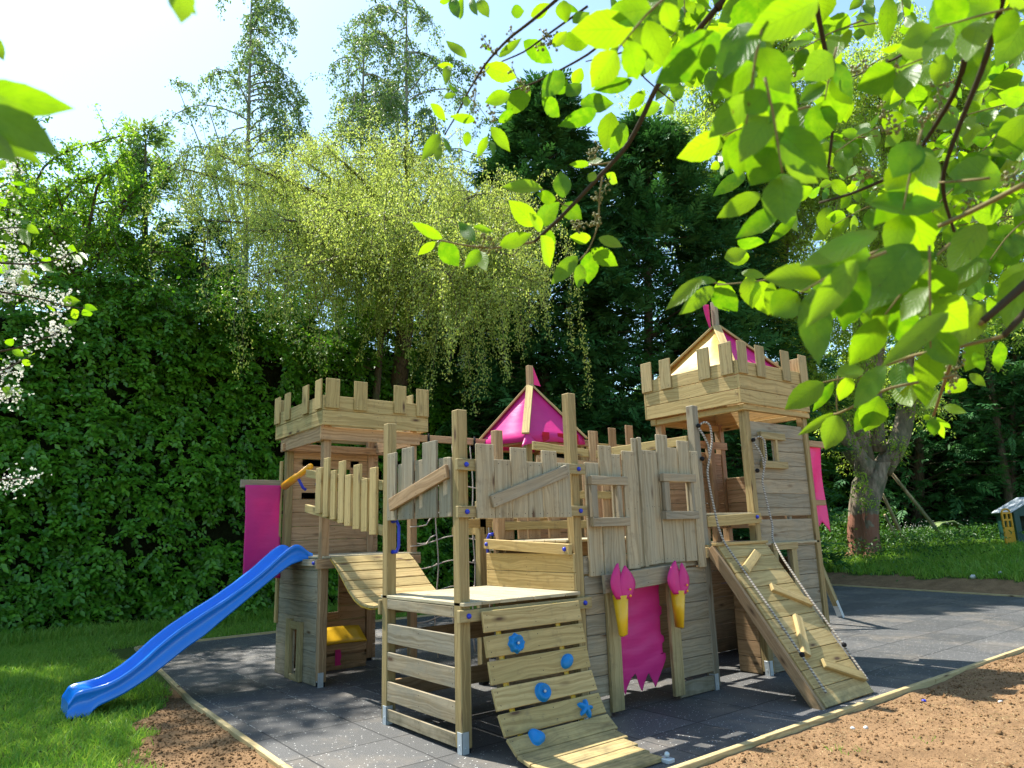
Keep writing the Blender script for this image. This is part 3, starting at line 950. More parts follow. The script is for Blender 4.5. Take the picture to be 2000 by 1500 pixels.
# ---- right tower
def tower_planks(x0, x1, yf, zs, cut, t=0.026, axis=0):
    m = MB()
    for za, zb in zs:
        segs = [(x0, x1)]
        for (c0, c1, d0, d1) in cut:
            new = []
            if zb > d0 + 0.004 and za < d1 - 0.004:
                for a_, b_ in segs:
                    if c0 > a_: new.append((a_, c0))
                    if c1 < b_: new.append((c1, b_))
                if za < d0 - 0.01: m_add(m, c0, c1, yf, za, d0, t, axis)
                if zb > d1 + 0.01: m_add(m, c0, c1, yf, d1, zb, t, axis)
                segs = new
        for a_, b_ in segs: m_add(m, a_, b_, yf, za, zb, t, axis)
    return m
def m_add(m, a_, b_, yf, za, zb, t, axis):
    if axis == 0: m.box((a_, yf, za), (b_, yf + t, zb), 0)
    else: m.box((yf, a_, za), (yf + t, b_, zb), 1)
zs = [(0.01 + 0.1705 * k, 0.01 + 0.1705 * k + 0.1665) for k in range(10)] + [(1.735, 1.828), (1.831, 1.998)] + [(2.0 + 0.1725 * k, 2.0 + 0.1725 * k + 0.169) for k in range(5)]
zs[9] = (1.5345, 1.695)
m = tower_planks(4.176, 5.354, 0.03, zs, [(4.44, 4.655, 2.385, 2.65), (4.46, 4.75, 0.55, 1.342)])
m.box((4.9, 0.057, 0.0), (4.95, 0.1, 2.8), 2)
tw = P("tower_wall", m, M_GREY)
frame(tw, 4.44, 4.655, 2.385, 2.65, 0.028, hw=0.085, head=(0.105, 0.21), mat=M_GREEN)
fm = MB()
fm.box((4.36, -0.02, 1.342), (4.89, 0.028, 1.425), 0); fm.box((4.375, -0.014, 0.5), (4.46, 0.028, 1.341), 2); fm.box((4.75, -0.014, 0.5), (4.86, 0.028, 1.341), 2)
P("hatch_frame", fm, M_GREEN, tw)
m = tower_planks(0.096, 0.39, 4.08, [(0.01 + 0.1735 * k, 0.01 + 0.1735 * k + 0.169) for k in range(8)], [], axis=1)
m.box((4.11, 0.345, 0.0), (4.15, 0.385, 1.4), 2)
P("plank_wall", m, M_BROWN)
m = tower_planks(4.176, 5.354, 1.30, [(0.01 + 0.1735 * k, 0.01 + 0.1735 * k + 0.169) for k in range(7)] + [(1.60 + 0.175 * k, 1.60 + 0.175 * k + 0.17) for k in range(6)], [(4.44, 4.66, 2.3, 2.62)])
P("tower_wall", m, M_BROWN)
m = tower_planks(0.097, 1.283, 5.40, [(0.01 + 0.1735 * k, 0.01 + 0.1735 * k + 0.169) for k in range(7)] + [(1.60 + 0.175 * k, 1.60 + 0.175 * k + 0.17) for k in range(4)], [(0.45, 0.8, 0.5, 1.0)], axis=1)
P("tower_wall", m, M_BROWN)
m = MB()
for k in range(8): m.box((4.10, 0.0 + k * 0.17, 1.40), (5.42, 0.165 + k * 0.17, 1.43), 0)
m.box((4.08, -0.02 + 0.12, 1.29), (4.12, 1.28, 1.397), 1)
P("deck", m, M_DECK)
# entry deck between gate and tower
m = MB()
for k in range(5): m.box((3.2, 0.02 + k * 0.17, 1.752), (4.06, 0.185 + k * 0.17, 1.778), 0)
P("deck", m, M_DECK)
m = MB(); m.board((3.195, 0.01, 1.685), (4.16, -0.012, 1.715), 0.115, 0.04, (0, -1, 0))
r_ = P("deck_rail", m, M_NEW); bolts(r_, [(4.07, -0.035, 1.725)], (0, -1, 0))
m = MB(); m.box((3.20, 0.45, 1.50), (3.85, 0.49, 1.66), 0); m.box((3.7, 0.5, 0.9), (3.79, 0.59, 1.5), 2); m.box((3.2, 0.03, 1.44), (3.27, 0.07, 1.62), 2); P("deck_joist", m, M_BROWN)
m = MB()
for k in range(2): m.box((3.80 + k * 0.17, 1.31, 1.5), (3.90 + k * 0.17, 1.335, 2.62 - 0.12 * k), 2)
m.box((3.2, 1.34, 2.30), (4.08, 1.365, 2.39), 0)
P("picket_panel", m, M_BROWN)
m = MB(); m.box((4.99, 1.2, 1.43), (5.08, 1.29, 2.9), 2); P("post", m, M_BROWN)
m = MB(); m.box((3.2, 0.9, 1.0), (4.0, 0.93, 1.42)); m.box((3.195, 0.03, 0.93), (3.22, 0.9, 0.96))
m2 = tower_planks(3.3, 4.0, 0.95, [(0.05 + 0.175 * k, 0.05 + 0.175 * k + 0.171) for k in range(6)], [])
P("plank_wall", m2, M_BROWN)

def parapet(x0, x1, y0, y1, z0_, hb, nb, mer_front, mer_left, mh, matf, matm, under=None):
    "boxed-in battlement: nb boards on each side and merlons nailed outside"
    m = MB(); t = 0.026
    for k in range(nb):
        za, zb = z0_ + k * hb + 0.002, z0_ + (k + 1) * hb - 0.003
        m.box((x0, y0, za), (x1, y0 + t, zb), 0); m.box((x0, y1 - t, za), (x1, y1, zb), 0)
        m.box((x0 + 0.002, y0 + t + 0.001, za), (x0 + t, y1 - t - 0.001, zb), 1); m.box((x1 - t, y0 + t + 0.001, za), (x1 - 0.002, y1 - t - 0.001, zb), 1)
    par = P("parapet", m, matf)
    zt = z0_ + hb * nb
    for c_ in mer_front:
        for yy, s_ in ((y0 - 0.024, 1), (y1 + 0.002, 0)):
            q = MB(); dz = (rng.random() - 0.5) * 0.016
            q.box((c_ - 0.088, yy, zt - 0.16 + dz), (c_ + 0.088, yy + 0.022, zt + mh + dz), 2); P("merlon", q, matm, par)
    for c_ in mer_left:
        for xx in (x0 - 0.024, x1 + 0.002):
            q = MB(); dz = (rng.random() - 0.5) * 0.016
            q.box((xx, c_ - 0.088, zt - 0.16 + dz), (xx + 0.022, c_ + 0.088, zt + mh + dz), 2); P("merlon", q, matm, par)
    return par
parapet(3.94, 5.45, -0.06, 1.42, 3.045, 0.173, 3, [4.03, 4.40, 4.96, 5.37], [0.085, 0.41, 1.02, 1.34], 0.235, M_NEW, M_GREEN)
m = MB(); m.box((4.02, -0.035, 2.975), (5.47, 0.03, 3.04), 0); m.box((3.99, 1.30, 2.965), (5.47, 1.38, 3.04), 0)
m.box((4.02, 0.03, 2.97), (4.075, 1.30, 3.04), 1); m.box((5.40, 0.03, 2.97), (5.45, 1.30, 3.04), 1)
P("top_frame", m, M_NEW)
m = MB(); m.box((4.02, 1.26, 2.70), (5.47, 1.284, 2.80), 0); m.box((4.0, 0.1, 2.62), (4.03, 0.1, 2.7)) if 0 else None
P("handrail", m, M_ORG if 0 else M_BROWN)

def pyramid(x0, y0, w_, ze, peak, mats, hip_w=0.09, skirt=0.0):
    "four fabric faces (left, front, right, back), hip boards, flag post"
    c = [A(x0, y0 + w_, ze), A(x0, y0, ze), A(x0 + w_, y0, ze), A(x0 + w_, y0 + w_, ze)]
    pk_ = A(*peak); root = None
    for i, mt in enumerate(mats):
        a_, b_ = c[i], c[(i + 1) % 4]
        n = 14
        g = []
        for u in np.linspace(0, 1, n):
            row = []
            for v_ in np.linspace(0, 1, n):
                p = a_ * (1 - v_) + b_ * v_
                q = p * (1 - u) + pk_ * u
                sag = 0.035 * math.sin(PI * u) * math.sin(PI * v_) + 0.012 * math.sin(9 * v_ + 4 * u)* (1 - u)
                row.append(q - unit(np.cross(b_ - a_, pk_ - a_)) * sag)
            g.append(row)
        if skirt:
            lo = [p - A(0, 0, skirt) + unit(A(*(((a_ + b_) / 2 - (c[0] + c[2]) / 2)[:2]), 0)) * 0.02 for p in g[0]]
            g = [lo] + g
        m = MB(); m.sheet(np.array(g), thick=0.003)
        if root is None: root = P("roof", m, mt)
        else: P("roof_fabric", m, mt, root)
    for p in c:
        m = MB(); d = pk_ - p
        n = unit(np.cross(d, np.cross(A(0, 0, 1), d)))
        n = n if n[2] > 0 else -n
        m.board(p + n * 0.022 - unit(d) * 0.04, pk_ + n * 0.022 - unit(d) * 0.03, hip_w, 0.028, n); P("hip_board", m, M_NEW, root)
    return root
rR = pyramid(4.02, 0.06, 1.26, 3.50, (4.62, 0.67, 4.26), [M_YELF, M_PINK, M_PINK, M_YELF], 0.10)
m = MB(); m.box((4.585, 0.635, 4.22), (4.655, 0.705, 4.60), 2); P("flag_post", m, M_GREY, rR)
g = [[A(4.575 - 0.15 * math.sin(v_ * 2.4) * (0.5 + 0.5 * math.cos(u * 2.2)), 0.72 - 0.02 * v_, 4.57 - 0.36 * u - 0.04 * v_) for v_ in np.linspace(0, 1, 8)] for u in np.linspace(0, 1, 10)]
m = MB(); m.sheet(np.array(g), thick=0.003); P("flag", m, M_PINK, rR)
rM = pyramid(2.58, 2.28, 1.04, 2.90, (3.17, 2.87, 3.70), [M_PINK, M_PINK, M_PINK, M_PINK], 0.10, 0.10)
m = MB(); m.box((3.125, 2.835, 3.64), (3.21, 2.905, 3.99), 2); P("flag_post", m, M_BROWN, rM)
m = MB(); m.prism([(0, 0), (0.0, -0.26), (0.13, -0.27)], (3.215, 2.84, 3.97), (1, 0, 0), (0, 0, 1), 0.004); P("flag", m, M_PINK, rM)
m = MB()
for x in (2.85, 3.12, 3.38): m.box((x, 2.262, 2.80), (x + 0.12, 2.268, 2.93), 2)
P("valance", m, M_REDF, rM)
# draped corner of the cloth
g = [[A(2.58 - 0.16 * u * (1 - v_) + 0.22 * v_ * u, 2.28 - 0.10 * u, 2.90 - 0.20 * u + 0.05 * math.sin(v_ * PI)) for v_ in np.linspace(0, 1, 8)] for u in np.linspace(0, 1, 6)]
m = MB(); m.sheet(np.array(g), thick=0.003); P("roof_fabric", m, M_PINK, rM)
# middle tower body
m = MB()
for z_ in (2.78,): m.box((2.62, 2.30, z_), (3.72, 2.328, z_ + 0.09), 0); m.box((2.6, 2.33, z_), (2.62, 3.36, z_ + 0.09), 1)
m.box((2.62, 3.355, 2.78), (3.72, 3.38, 2.87), 0)
P("top_frame", m, M_BROWN)
m = tower_planks(2.66, 3.60, 2.40, [(1.44 + 0.175 * k, 1.44 + 0.175 * k + 0.17) for k in range(3)], [])
P("tower_wall", m, M_BROWN)
m = tower_planks(2.42, 3.26, 3.66, [(0.02 + 0.175 * k, 0.02 + 0.175 * k + 0.17) for k in range(8)], [], axis=1)
P("tower_wall", m, M_BROWN)
m = MB()
for k in range(6): m.box((2.6, 2.36 + k * 0.165, 1.40), (3.72, 2.52 + k * 0.165, 1.428), 0)
P("deck", m, M_DECK)

# ---- left tower
m = tower_planks(3.255, 4.52, 0.192, [(0.005 + 0.1805 * k, 0.005 + 0.1805 * k + 0.177) for k in range(7)] + [(1.27, 1.35)], [(3.72, 3.94, 0.07, 0.58)], axis=1)
m.box((0.166, 3.28, 0.0), (0.19, 3.33, 0.0001)) if 0 else None
lw = P("plank_wall", m, M_GREY)
fm = MB()
fm.box((0.135, 3.52, 0.0), (0.19, 3.72, 0.66), 2) if 0 else None
fm.box((0.145, 3.615, 0.005), (0.19, 3.72, 0.675), 2); fm.box((0.145, 3.94, 0.005), (0.19, 4.07, 0.69), 2)
fm.box((0.150, 3.722, 0.582), (0.19, 3.938, 0.668), 1); fm.box((0.150, 3.722, 0.0), (0.19, 3.938, 0.068), 1)
P("window_frame", fm, M_GREEN, lw)
m = tower_planks(0.26, 1.53, 4.40, [(0.03 + 0.178 * k, 0.03 + 0.178 * k + 0.174) for k in range(8)], [(0.30, 0.98, 0.67, 1.35)])
P("tower_wall", m, M_BROWN)
m = tower_planks(0.24, 1.55, 4.40, [(1.44 + 0.178 * k, 1.44 + 0.178 * k + 0.174) for k in range(8)], [(0.42, 0.80, 2.24, 2.585), (1.12, 1.25, 2.24, 2.585), (0.80, 1.12, 2.26, 2.56)])
P("tower_wall", m, M_BROWN)
m = MB()
for k in range(8): m.box((0.21, 3.13 + k * 0.168, 1.402), (1.50, 3.13 + k * 0.168 + 0.164, 1.428), 0)
P("deck", m, M_DECK)
m = MB(); m.box((0.12, 3.11, 1.29), (1.49, 3.15, 1.395), 0)
r_ = P("deck_rail", m, M_BROWN)
m = MB(); m.box((0.14, 3.17, 1.32), (0.19, 4.3, 1.395), 1); r_ = P("deck_rail", m, M_GREY); bolts(r_, [(0.135, 3.235, 1.355)], (-1, 0, 0))
m = MB(); m.box((0.12, 4.32, 2.775), (1.60, 4.355, 2.872), 0); r_ = P("handrail", m, M_BROWN); bolts(r_, [(0.28, 4.315, 2.83), (1.50, 4.315, 2.84)], (0, -1, 0))
m = MB(); m.box((-0.35, 4.47, 2.30), (1.0, 4.51, 2.40), 0); r_ = P("banner_arm", m, M_GREY); bolts(r_, [(0.62, 4.37, 2.35)], (0, -1, 0))
m = MB(); m.box((0.15, 3.16, 1.43), (0.185, 3.26, 2.62), 2) if 0 else None
m.box((0.16, 4.46, 0.6), (0.19, 4.53, 2.65), 2); P("corner_board", m, M_NEW)
parapet(0.12, 1.57, 3.05, 4.62, 2.945, 0.1815, 2, [0.235, 0.60, 1.145, 1.475], [3.16, 3.56, 4.17, 4.53], 0.20, M_NEW, M_NEW)
m = MB(); m.box((0.135, 3.13, 2.782), (1.49, 3.158, 2.94), 0); m.box((0.155, 3.16, 2.775), (0.185, 4.5, 2.94), 1); m.box((1.47, 3.16, 2.79), (1.495, 4.5, 2.94), 1)
P("top_frame", m, M_BROWN)
# play counter, bench and little pink curtain under the left tower
m = MB()
g = [[A(0.55 + 0.68 * v_, 4.05 + 0.25 * u, 0.315 + 0.17 * u + 0.012 * math.sin(v_ * PI)) for v_ in np.linspace(0, 1, 8)] for u in np.linspace(0, 1, 6)]
m.sheet(np.array(g)[:, ::-1], thick=0.02); P("play_counter", m, M_YEL)
m = MB()
for k, zz in enumerate((0.20, 0.045)): m.box((0.45, 4.08, zz), (1.24, 4.10, zz + 0.12), 0)
m.box((0.45, 4.06, 0.0), (1.22, 4.3, 0.05), 0)
P("bench_front", m, M_BROWN)
m = MB(); m.prism([(0, 0), (0.07, 0), (0.085, -0.08), (0.07, -0.15), (0.09, -0.2), (0, -0.22)], (0.80, 4.07, 0.24), (1, 0, 0), (0, 0, 1), 0.004); P("curtain", m, M_PINK)
# toy telescope
m = MB()
a_, b_ = A(0.05, 4.02, 2.29), A(0.08, 3.27, 2.475)
m.tube([a_, a_ * .52 + b_ * .48, a_ * .5 + b_ * .5, b_], [0.05, 0.045, 0.036, 0.034], 14); tl = P("telescope", m, M_ORG)
m = MB(); q = a_ * .5 + b_ * .5; m.tube([q, q - A(-0.08, 0, 0.14), A(0.18, q[1], q[2] - 0.16)], 0.018, 8); P("telescope_stand", m, M_BLUE2, tl)

# ---- overhead beam between left and middle tower
m = MB(); m.box((1.48, 3.20, 2.84), (3.70, 3.245, 2.93), 0); P("net_beam", m, M_BROWN)

# ---- entry ramp with cleats
ra, rb = A(0, -0.13, 1.45), A(0, -1.165, 0.012)
dv = unit(rb - ra); nv = A(0, -dv[2], dv[1]); nv = nv if nv[2] > 0 else -nv
L = np.linalg.norm(rb - ra)
m = MB()
npk = 10; wk = L / npk
for k in range(npk):
    c_ = ra + dv * (wk * (k + 0.5)) - nv * 0.013
    m.board(c_ + X1 * 3.145, c_ + X1 * 4.03, wk - 0.006, 0.026, nv)
rp = P("ramp", m, M_NEW)
for xx in (3.115, 3.97):
    m = MB(); m.board(ra + X1 * xx - nv * 0.075 + dv * 0.0, rb + X1 * xx - nv * 0.065 + dv * 0.02, 0.105, 0.045, X1); P("stringer", m, M_BROWN, rp)
m = MB(); m.board(ra + A(3.1, 0.0, 0) , ra + A(4.05, 0, 0), 0.06, 0.03, Z1); m.board(A(3.12, 0.02, 1.43), A(4.05, 0.02, 1.43), 0.1, 0.03, Z1); P("ramp_landing", m, M_NEW, rp)
for (p, q) in (((3.27, -0.335, 1.16), (3.70, -0.215, 1.325)), ((3.53, -0.455, 0.99), (4.02, -0.59, 0.80)), ((3.33, -0.89, 0.395), (3.62, -0.66, 0.71)), ((3.50, -0.95, 0.31), (4.0, -1.075, 0.135))):
    p, q = A(*p), A(*q); mid = nv * 0.022
    m = MB(); m.board(p + mid, q + mid, 0.092, 0.048, nv, ch=0.006); P("cleat", m, M_NEW, rp)
m = MB(); m.box((3.07, -0.06, 1.31), (3.24, -0.004, 1.42), 0); r_ = P("ramp_block", m, M_GREEN); bolts(r_, [(3.22, -0.065, 1.365)], (0, -1, 0))

# ---- climbing wall
cl = A([-0.078, 1.045], [-0.112, 0.860], [-0.15, 0.678], [-0.195, 0.487], [-0.265, 0.314], [-0.36, 0.153], [-0.485, 0.06], [-0.64, 0.032], [-0.80, 0.022], [-0.97, 0.018], [-1.14, 0.018])
m = MB()
for k in range(len(cl) - 1):
    p, q = cl[k], cl[k + 1]; d = q - p; mid = (p + q) / 2
    nn = A(0, -(-d[1]), -d[0]) ; nn = A(0, d[1], -d[0]); nn = nn if nn[1] < 0 else -nn
    g_ = 0.026 if k < 5 else 0.010
    m.board((0.135 + 0.01 * rng.random(), mid[0], mid[1]), (float(np.interp(-mid[0], [0.45, 0.6, 0.85, 1.15], [1.18, 1.12, 1.02, 0.95])), mid[0], mid[1]), np.linalg.norm(d) - g_, 0.028, nn)
cw = P("climbing_wall", m, M_NEW)
for x in (0.30, 0.93):
    g = [(A(x - 0.025, p[0] + 0.02, p[1] - 0.01), A(x + 0.025, p[0] + 0.02, p[1] - 0.01)) for p in cl]
    m = MB(); m.sheet(np.array(g), thick=0.004); P("strap", m, M_YEL, cw)
def hold(kind, px, py, sc):
    d = at(px, py, 1) - CAM
    # intersect with the wall profile
    best = None
    for k in range(len(cl) - 1):
        p, q = A(0, *cl[k]), A(0, *cl[k + 1]); e = q - p; n = unit(np.cross(X1, e)); n = n if n[1] < 0 else -n
        t = np.dot(p - CAM, n) / np.dot(d, n); h = CAM + d * t; u = np.dot(h - p, e) / np.dot(e, e)
        if -0.02 <= u <= 1.02: best = (h, n, unit(e)); break
    h, n, e = best
    m = MB(); N = 28; rings = 7; vs = []
    for i in range(rings + 1):
        for k in range(N):
            a_ = 2 * PI * k / N; u = i / rings
            if kind == 'disc': rr = 1 + 0.10 * math.cos(8 * a_)
            elif kind == 'star': rr = 0.72 + 0.33 * math.cos(5 * a_ + 0.4)
            elif kind == 'oval': rr = 1 / math.sqrt((math.cos(a_ - 0.6) / 1.1) ** 2 + (math.sin(a_ - 0.6) / 0.78) ** 2)
            elif kind == 'cloud': rr = 0.95 + 0.12 * math.cos(3 * a_ + 0.5)
            else: rr = 1.0
            prof = math.cos(u * PI / 2)
            hgt = 0.05 * math.sin(u * PI / 2) ** 0.7
            if kind in ('disc', 'ring'): hgt = 0.038 * min(1, u * 3) - 0.02 * max(0, u - 0.5) * 2 + (0.012 if 0.3 < u < 0.55 else 0)
            q = h + (X1 * math.cos(a_) - e * math.sin(a_)) * sc * rr * (prof if kind not in ('disc', 'ring') else 1 - u ** 1.5) + n * (hgt + 0.014)
            vs.append(q)
    fs = [[i * N + k, (i + 1) * N + k, (i + 1) * N + (k + 1) % N, i * N + (k + 1) % N] for i in range(rings) for k in range(N)]
    fs.append([rings * N + k for k in range(N)])
    base0 = [[k for k in range(N)][::-1]]
    m.add(vs, fs + base0, [(0, 0)] * (4 * rings * N + N + N), 0.5, True)
    o = P("climbing_hold", m, M_HOLD, cw)
    m = MB(); m.tube([h + n * 0.045, h + n * 0.058], 0.011, 8); P("hold_screw", m, M_ZINC, cw)
    return o
hold('disc', 1005, 1257, 0.074); hold('oval', 1104, 1292, 0.064); hold('ring', 1057, 1353, 0.073); hold('star', 1140, 1386, 0.075); hold('cloud', 1046, 1444, 0.068)
m = MB(); m.box((0.94, -1.20, 0.0), (1.01, -1.10, 0.03)); m.ball((0.985, -1.15, 0.05), 0.02, 10, 6); P("ground_peg", m, M_ZINC, cw)

# ---- slide
Tn = A([0.27, 1.455], [0.22, 1.475], [0.16, 1.54], [0.09, 1.580], [0.01, 1.560], [-0.10, 1.475], [-0.286, 1.312], [-0.50, 1.155], [-0.729, 1.005], [-0.96, 0.875], [-1.19, 0.735], [-1.37, 0.60], [-1.515, 0.465], [-1.65, 0.365], [-1.782, 0.295], [-1.90, 0.265], [-2.0, 0.255], [-2.08, 0.245], [-2.13, 0.215], [-2.15, 0.15], [-2.14, 0.0])
Bn = A([0.27, 1.40], [0.15, 1.38], [0.0, 1.34], [-0.12, 1.26], [-0.279, 1.14], [-0.45, 1.01], [-0.666, 0.845], [-0.80, 0.745], [-0.923, 0.645], [-1.10, 0.54], [-1.27, 0.415], [-1.43, 0.30], [-1.591, 0.205], [-1.72, 0.14], [-1.857, 0.095], [-1.93, 0.07], [-1.97, 0.0], [-2.14, 0.0])
st = np.r_[np.linspace(0.27, 0.0, 16), np.linspace(-0.03, -2.0, 60), np.linspace(-2.02, -2.15, 12)]
def sm_interp(P_, x):
    o = np.argsort(P_[:, 0]); xs_, ys_ = P_[o, 0], P_[o, 1]
    v = [np.mean(np.interp(np.linspace(q - 0.05, q + 0.05, 9), xs_, ys_)) for q in x]
    return np.array(v)
To = Tn[:-2]; zt = sm_interp(To, st); zb = sm_interp(Bn[:-1], st)
zt[st < -2.10] -= ((-2.10 - st[st < -2.10]) * 1.4)
zb = np.where(st < -1.95, 0.0, zb)
dep = np.clip(np.interp(st, [-2.12, -1.95, -1.80, 0.05, 0.2, 0.27], [0.0, 0.03, 0.14, 0.15, 0.10, 0.03]), 0, 1)
g = []
for x, a_, b_, d_ in zip(st, zt, zb, dep):
    h_ = a_ - b_
    sec = [(3.62, b_ + 0.0), (3.585, b_), (3.583, b_ + 0.02), (3.592, b_ + 0.04), (3.592, b_ + 0.35 * h_), (3.598, b_ + 0.37 * h_), (3.600, a_ - 0.06), (3.592, a_ - 0.045), (3.590, a_ - 0.02), (3.600, a_ - 0.004), (3.618, a_), (3.638, a_ - 0.004), (3.652, a_ - 0.02),
           (3.662, a_ - 0.4 * d_ - 0.01), (3.68, a_ - 0.8 * d_ - 0.008), (3.72, a_ - d_ - 0.004), (3.85, a_ - d_ * 1.05 - 0.004), (3.98, a_ - d_ - 0.004), (4.02, a_ - 0.8 * d_ - 0.008), (4.038, a_ - 0.4 * d_ - 0.01),
           (4.048, a_ - 0.02), (4.062, a_ - 0.004), (4.082, a_), (4.10, a_ - 0.004), (4.11, a_ - 0.02), (4.108, a_ - 0.045), (4.100, a_ - 0.06), (4.102, b_ + 0.37 * h_), (4.108, b_ + 0.35 * h_), (4.108, b_ + 0.04), (4.117, b_ + 0.02), (4.115, b_), (4.08, b_),
           (4.08, b_ + 0.015), (3.62, b_ + 0.015), (3.62, b_)]
    pinch = np.clip((-x - 2.05) / 0.10, 0, 1) ** 2 * 0.05
    g.append([A(x + 0.0, 3.85 + (yy - 3.85) * (1 - pinch), zz) for yy, zz in sec])
m = MB(); m.sheet(np.array(g)[:, ::-1])
sec = g[-1]; m.add(sec, [list(range(len(sec)))[::-1]], [(0, 0)] * len(sec), .5)
o = P("slide", m, M_BLUE, label="long wavy bright blue plastic slide")

# ================================================================== hanging things
def hang(name, m, mat, label, cat, group=None):
    return tag(m.build(name, mat), label, cat, group)
# doorway curtain with ragged hem
def curtain():
    n, k = 64, 44
    x0, x1, y = 1.775, 2.395, 0.052
    g = []
    hem = lambda u: float(np.interp(u, [0, .05, .12, .17, .24, .33, .40, .46, .52, .60, .68, .74, .80, .88, 1.0], [.34, .22, .135, .20, .27, .305, .21, .13, .20, .29, .22, .14, .20, .27, .40]))
    for j in range(k + 1):
        row = []
        for i in range(n + 1):
            u = i / n; v_ = j / k
            z = 1.10 - (1.10 - 0.45) * min(1, v_ / 0.7)
            if v_ > 0.7: z = 0.45 + (hem(u) - 0.45) * (v_ - 0.7) / 0.3
            xr = x1 + (0.035 if (0.80 < z < 0.87 or 0.55 < z < 0.61 or z < 0.44) else 0.0)
            x = x0 * (1 - u) + xr * u
            row.append(A(x, y + 0.008 * math.sin(8 * z + 2 * u) + 0.0035 * math.sin(34 * z + 1.5 * math.sin(5 * u)), z))
        g.append(row)
    m = MB(); m.sheet(np.array(g), thick=0.003); return m
hang("curtain", curtain(), M_PINK, "dark pink cloth curtain with a ragged hem hanging in the castle doorway", "curtain")
# banners
def banner(c0, ex, w_, ztop, zbot, tail, bow=0.02, thick=0.004, taper=0.0):
    n, k = 24, 36; g = []
    ex = unit(A(*ex)); nrm = np.cross(ex, Z1)
    for j in range(k + 1):
        row = []
        for i in range(n + 1):
            u, v_ = i / n, j / k
            zb_ = zbot + tail * (1 - abs(u * 2 - 1))
            z = ztop * (1 - v_) + zb_ * v_
            row.append(A(*c0, 0) + ex * (u * w_ * (1 - taper * v_) + 0.03 * v_) + nrm * bow * math.sin(5 * v_ + 3 * u) + Z1 * z)
        g.append(row)
    m = MB(); m.sheet(np.array(g), thick=thick); return m
hang("banner", banner((-0.30, 4.45), (1, 0, 0), 0.46, 2.33, 1.15, 0.02), M_PINK, "wide flat magenta banner hanging left of the left tower above the slide", "banner", "pink banners on the tower sides")
hang("banner", banner((5.58, 0.12), (1, 0.1, 0), 0.44, 2.68, 1.52, 0.13, 0.02, 0.004, 0.2), M_PINK, "narrow glossy pink swallow-tailed banner hanging right of the right tower", "banner", "pink banners on the tower sides")
m = MB(); m.box((5.45, 0.06, 2.62), (5.98, 0.10, 2.70), 0); P("banner_arm", m, M_BROWN)
m = MB(); m.box((5.45, 0.06, 1.86), (5.80, 0.10, 1.93), 0); P("banner_arm", m, M_BROWN)

# climbing ropes by the ramp
def rope(pts, rad, label, name="climbing_rope", n=140):
    pts = np.array(pts, float); t = np.r_[0, np.cumsum(np.linalg.norm(np.diff(pts, axis=0), axis=1))]
    tt = np.linspace(0, t[-1], n); q = np.stack([np.interp(tt, t, pts[:, i]) for i in range(3)], -1)
    for _ in range(4): q[1:-1] = (q[:-2] + q[1:-1] * 2 + q[2:]) / 4
    m = MB(); m.tube(q, rad, 10)
    return m
def ramp_rope(x, ztop, label, sh=0.0):
    y0 = -0.02
    pts = [(x - 0.03, y0, ztop), (x + 0.02, y0 - 0.05, ztop + 0.05), (x + 0.085, y0 - 0.07, ztop + 0.01), (x + 0.10, y0 - 0.07, ztop - 0.16), (x + 0.055, y0 - 0.05, ztop - 0.34), (x + 0.015, y0 - 0.03, ztop - 0.5), (x + 0.02, -0.06, 2.05), (x + 0.03, -0.12, 1.62)]
    e = [(x + 0.035 + sh * f_, yy, zz) for yy, zz, f_ in ((-0.17, 1.47, .5), (-0.33, 1.25, .8), (-0.63, 0.84, 1), (-0.9, 0.46, 1), (-1.13, 0.12, 1))]
    m = rope(pts + e, 0.0115, label)
    o = hang("climbing_rope", m, M_ROPE, label, "rope", "thick ropes running down both sides of the ramp")
    m = rope([(x - 0.03, y0, ztop - 0.02), (x + 0.0, y0 - 0.04, ztop - 0.12), (x + 0.05, y0 - 0.05, ztop - 0.22), (x + 0.055, y0 - 0.05, ztop - 0.36)], 0.0115, label, n=40)
    m.build("rope_end", M_ROPE, o)
    m = MB()
    for zz, xx in ((ztop, x - 0.03), (ztop - 0.36, x - 0.01)): m.ball((xx, y0, zz), 0.026, 10, 6)
    m.ball((x + 0.035 + sh, -0.93, 0.43), 0.026, 10, 6)
    m.build("rope_clamp", M_BLACK, o)
ramp_rope(3.185, 2.72, "twisted pale rope hanging from the grey post, along the ramp's left edge")
ramp_rope(4.20, 2.62, "twisted pale rope hanging from the tower corner post, along the ramp's right edge", -0.235)

# climbing net
def net():
    m = MB()
    cols = [1.60, 1.78, 2.06, 2.36, 2.63]
    for x in cols[1:]:
        p = [(x + 0.02 * math.sin(z * 5 + x), 3.21 + 0.02 * math.sin(z * 3), z) for z in np.linspace(2.84, 0.12, 24)]
        m.tube(p, 0.0085, 6)
    for z in (1.56, 1.25, 0.92, 0.6, 0.3, 1.90, 2.25):
        p = [(x, 3.21, z + 0.035 * math.sin(x * 7) + 0.03 * (x - 1.5)) for x in np.linspace(1.47, 2.62, 24)]
        m.tube(p, 0.0085, 6)
    for z in (1.50, 1.74):
        m.tube([(1.37, 3.165, z), (1.485, 3.165, z + 0.004), (1.49, 3.29, z + 0.01)], 0.008, 6)
        m.tube([(1.48, 3.2, z), (1.62, 3.2, z + 0.02), (1.68, 3.2, z + 0.10), (1.78, 3.2, z + 0.14)], 0.0085, 6)
    for x in cols[1:]:
        for z in (1.56, 1.25, 0.92, 1.9): m.ball((x, 3.205, z + 0.03 * (x - 1.5)), 0.017, 6, 4)
    return m
o = hang("climbing_net", net(), M_ROPE0, "pale cord climbing net hanging between the left tower and the pink-roofed tower", "net")
m = MB()
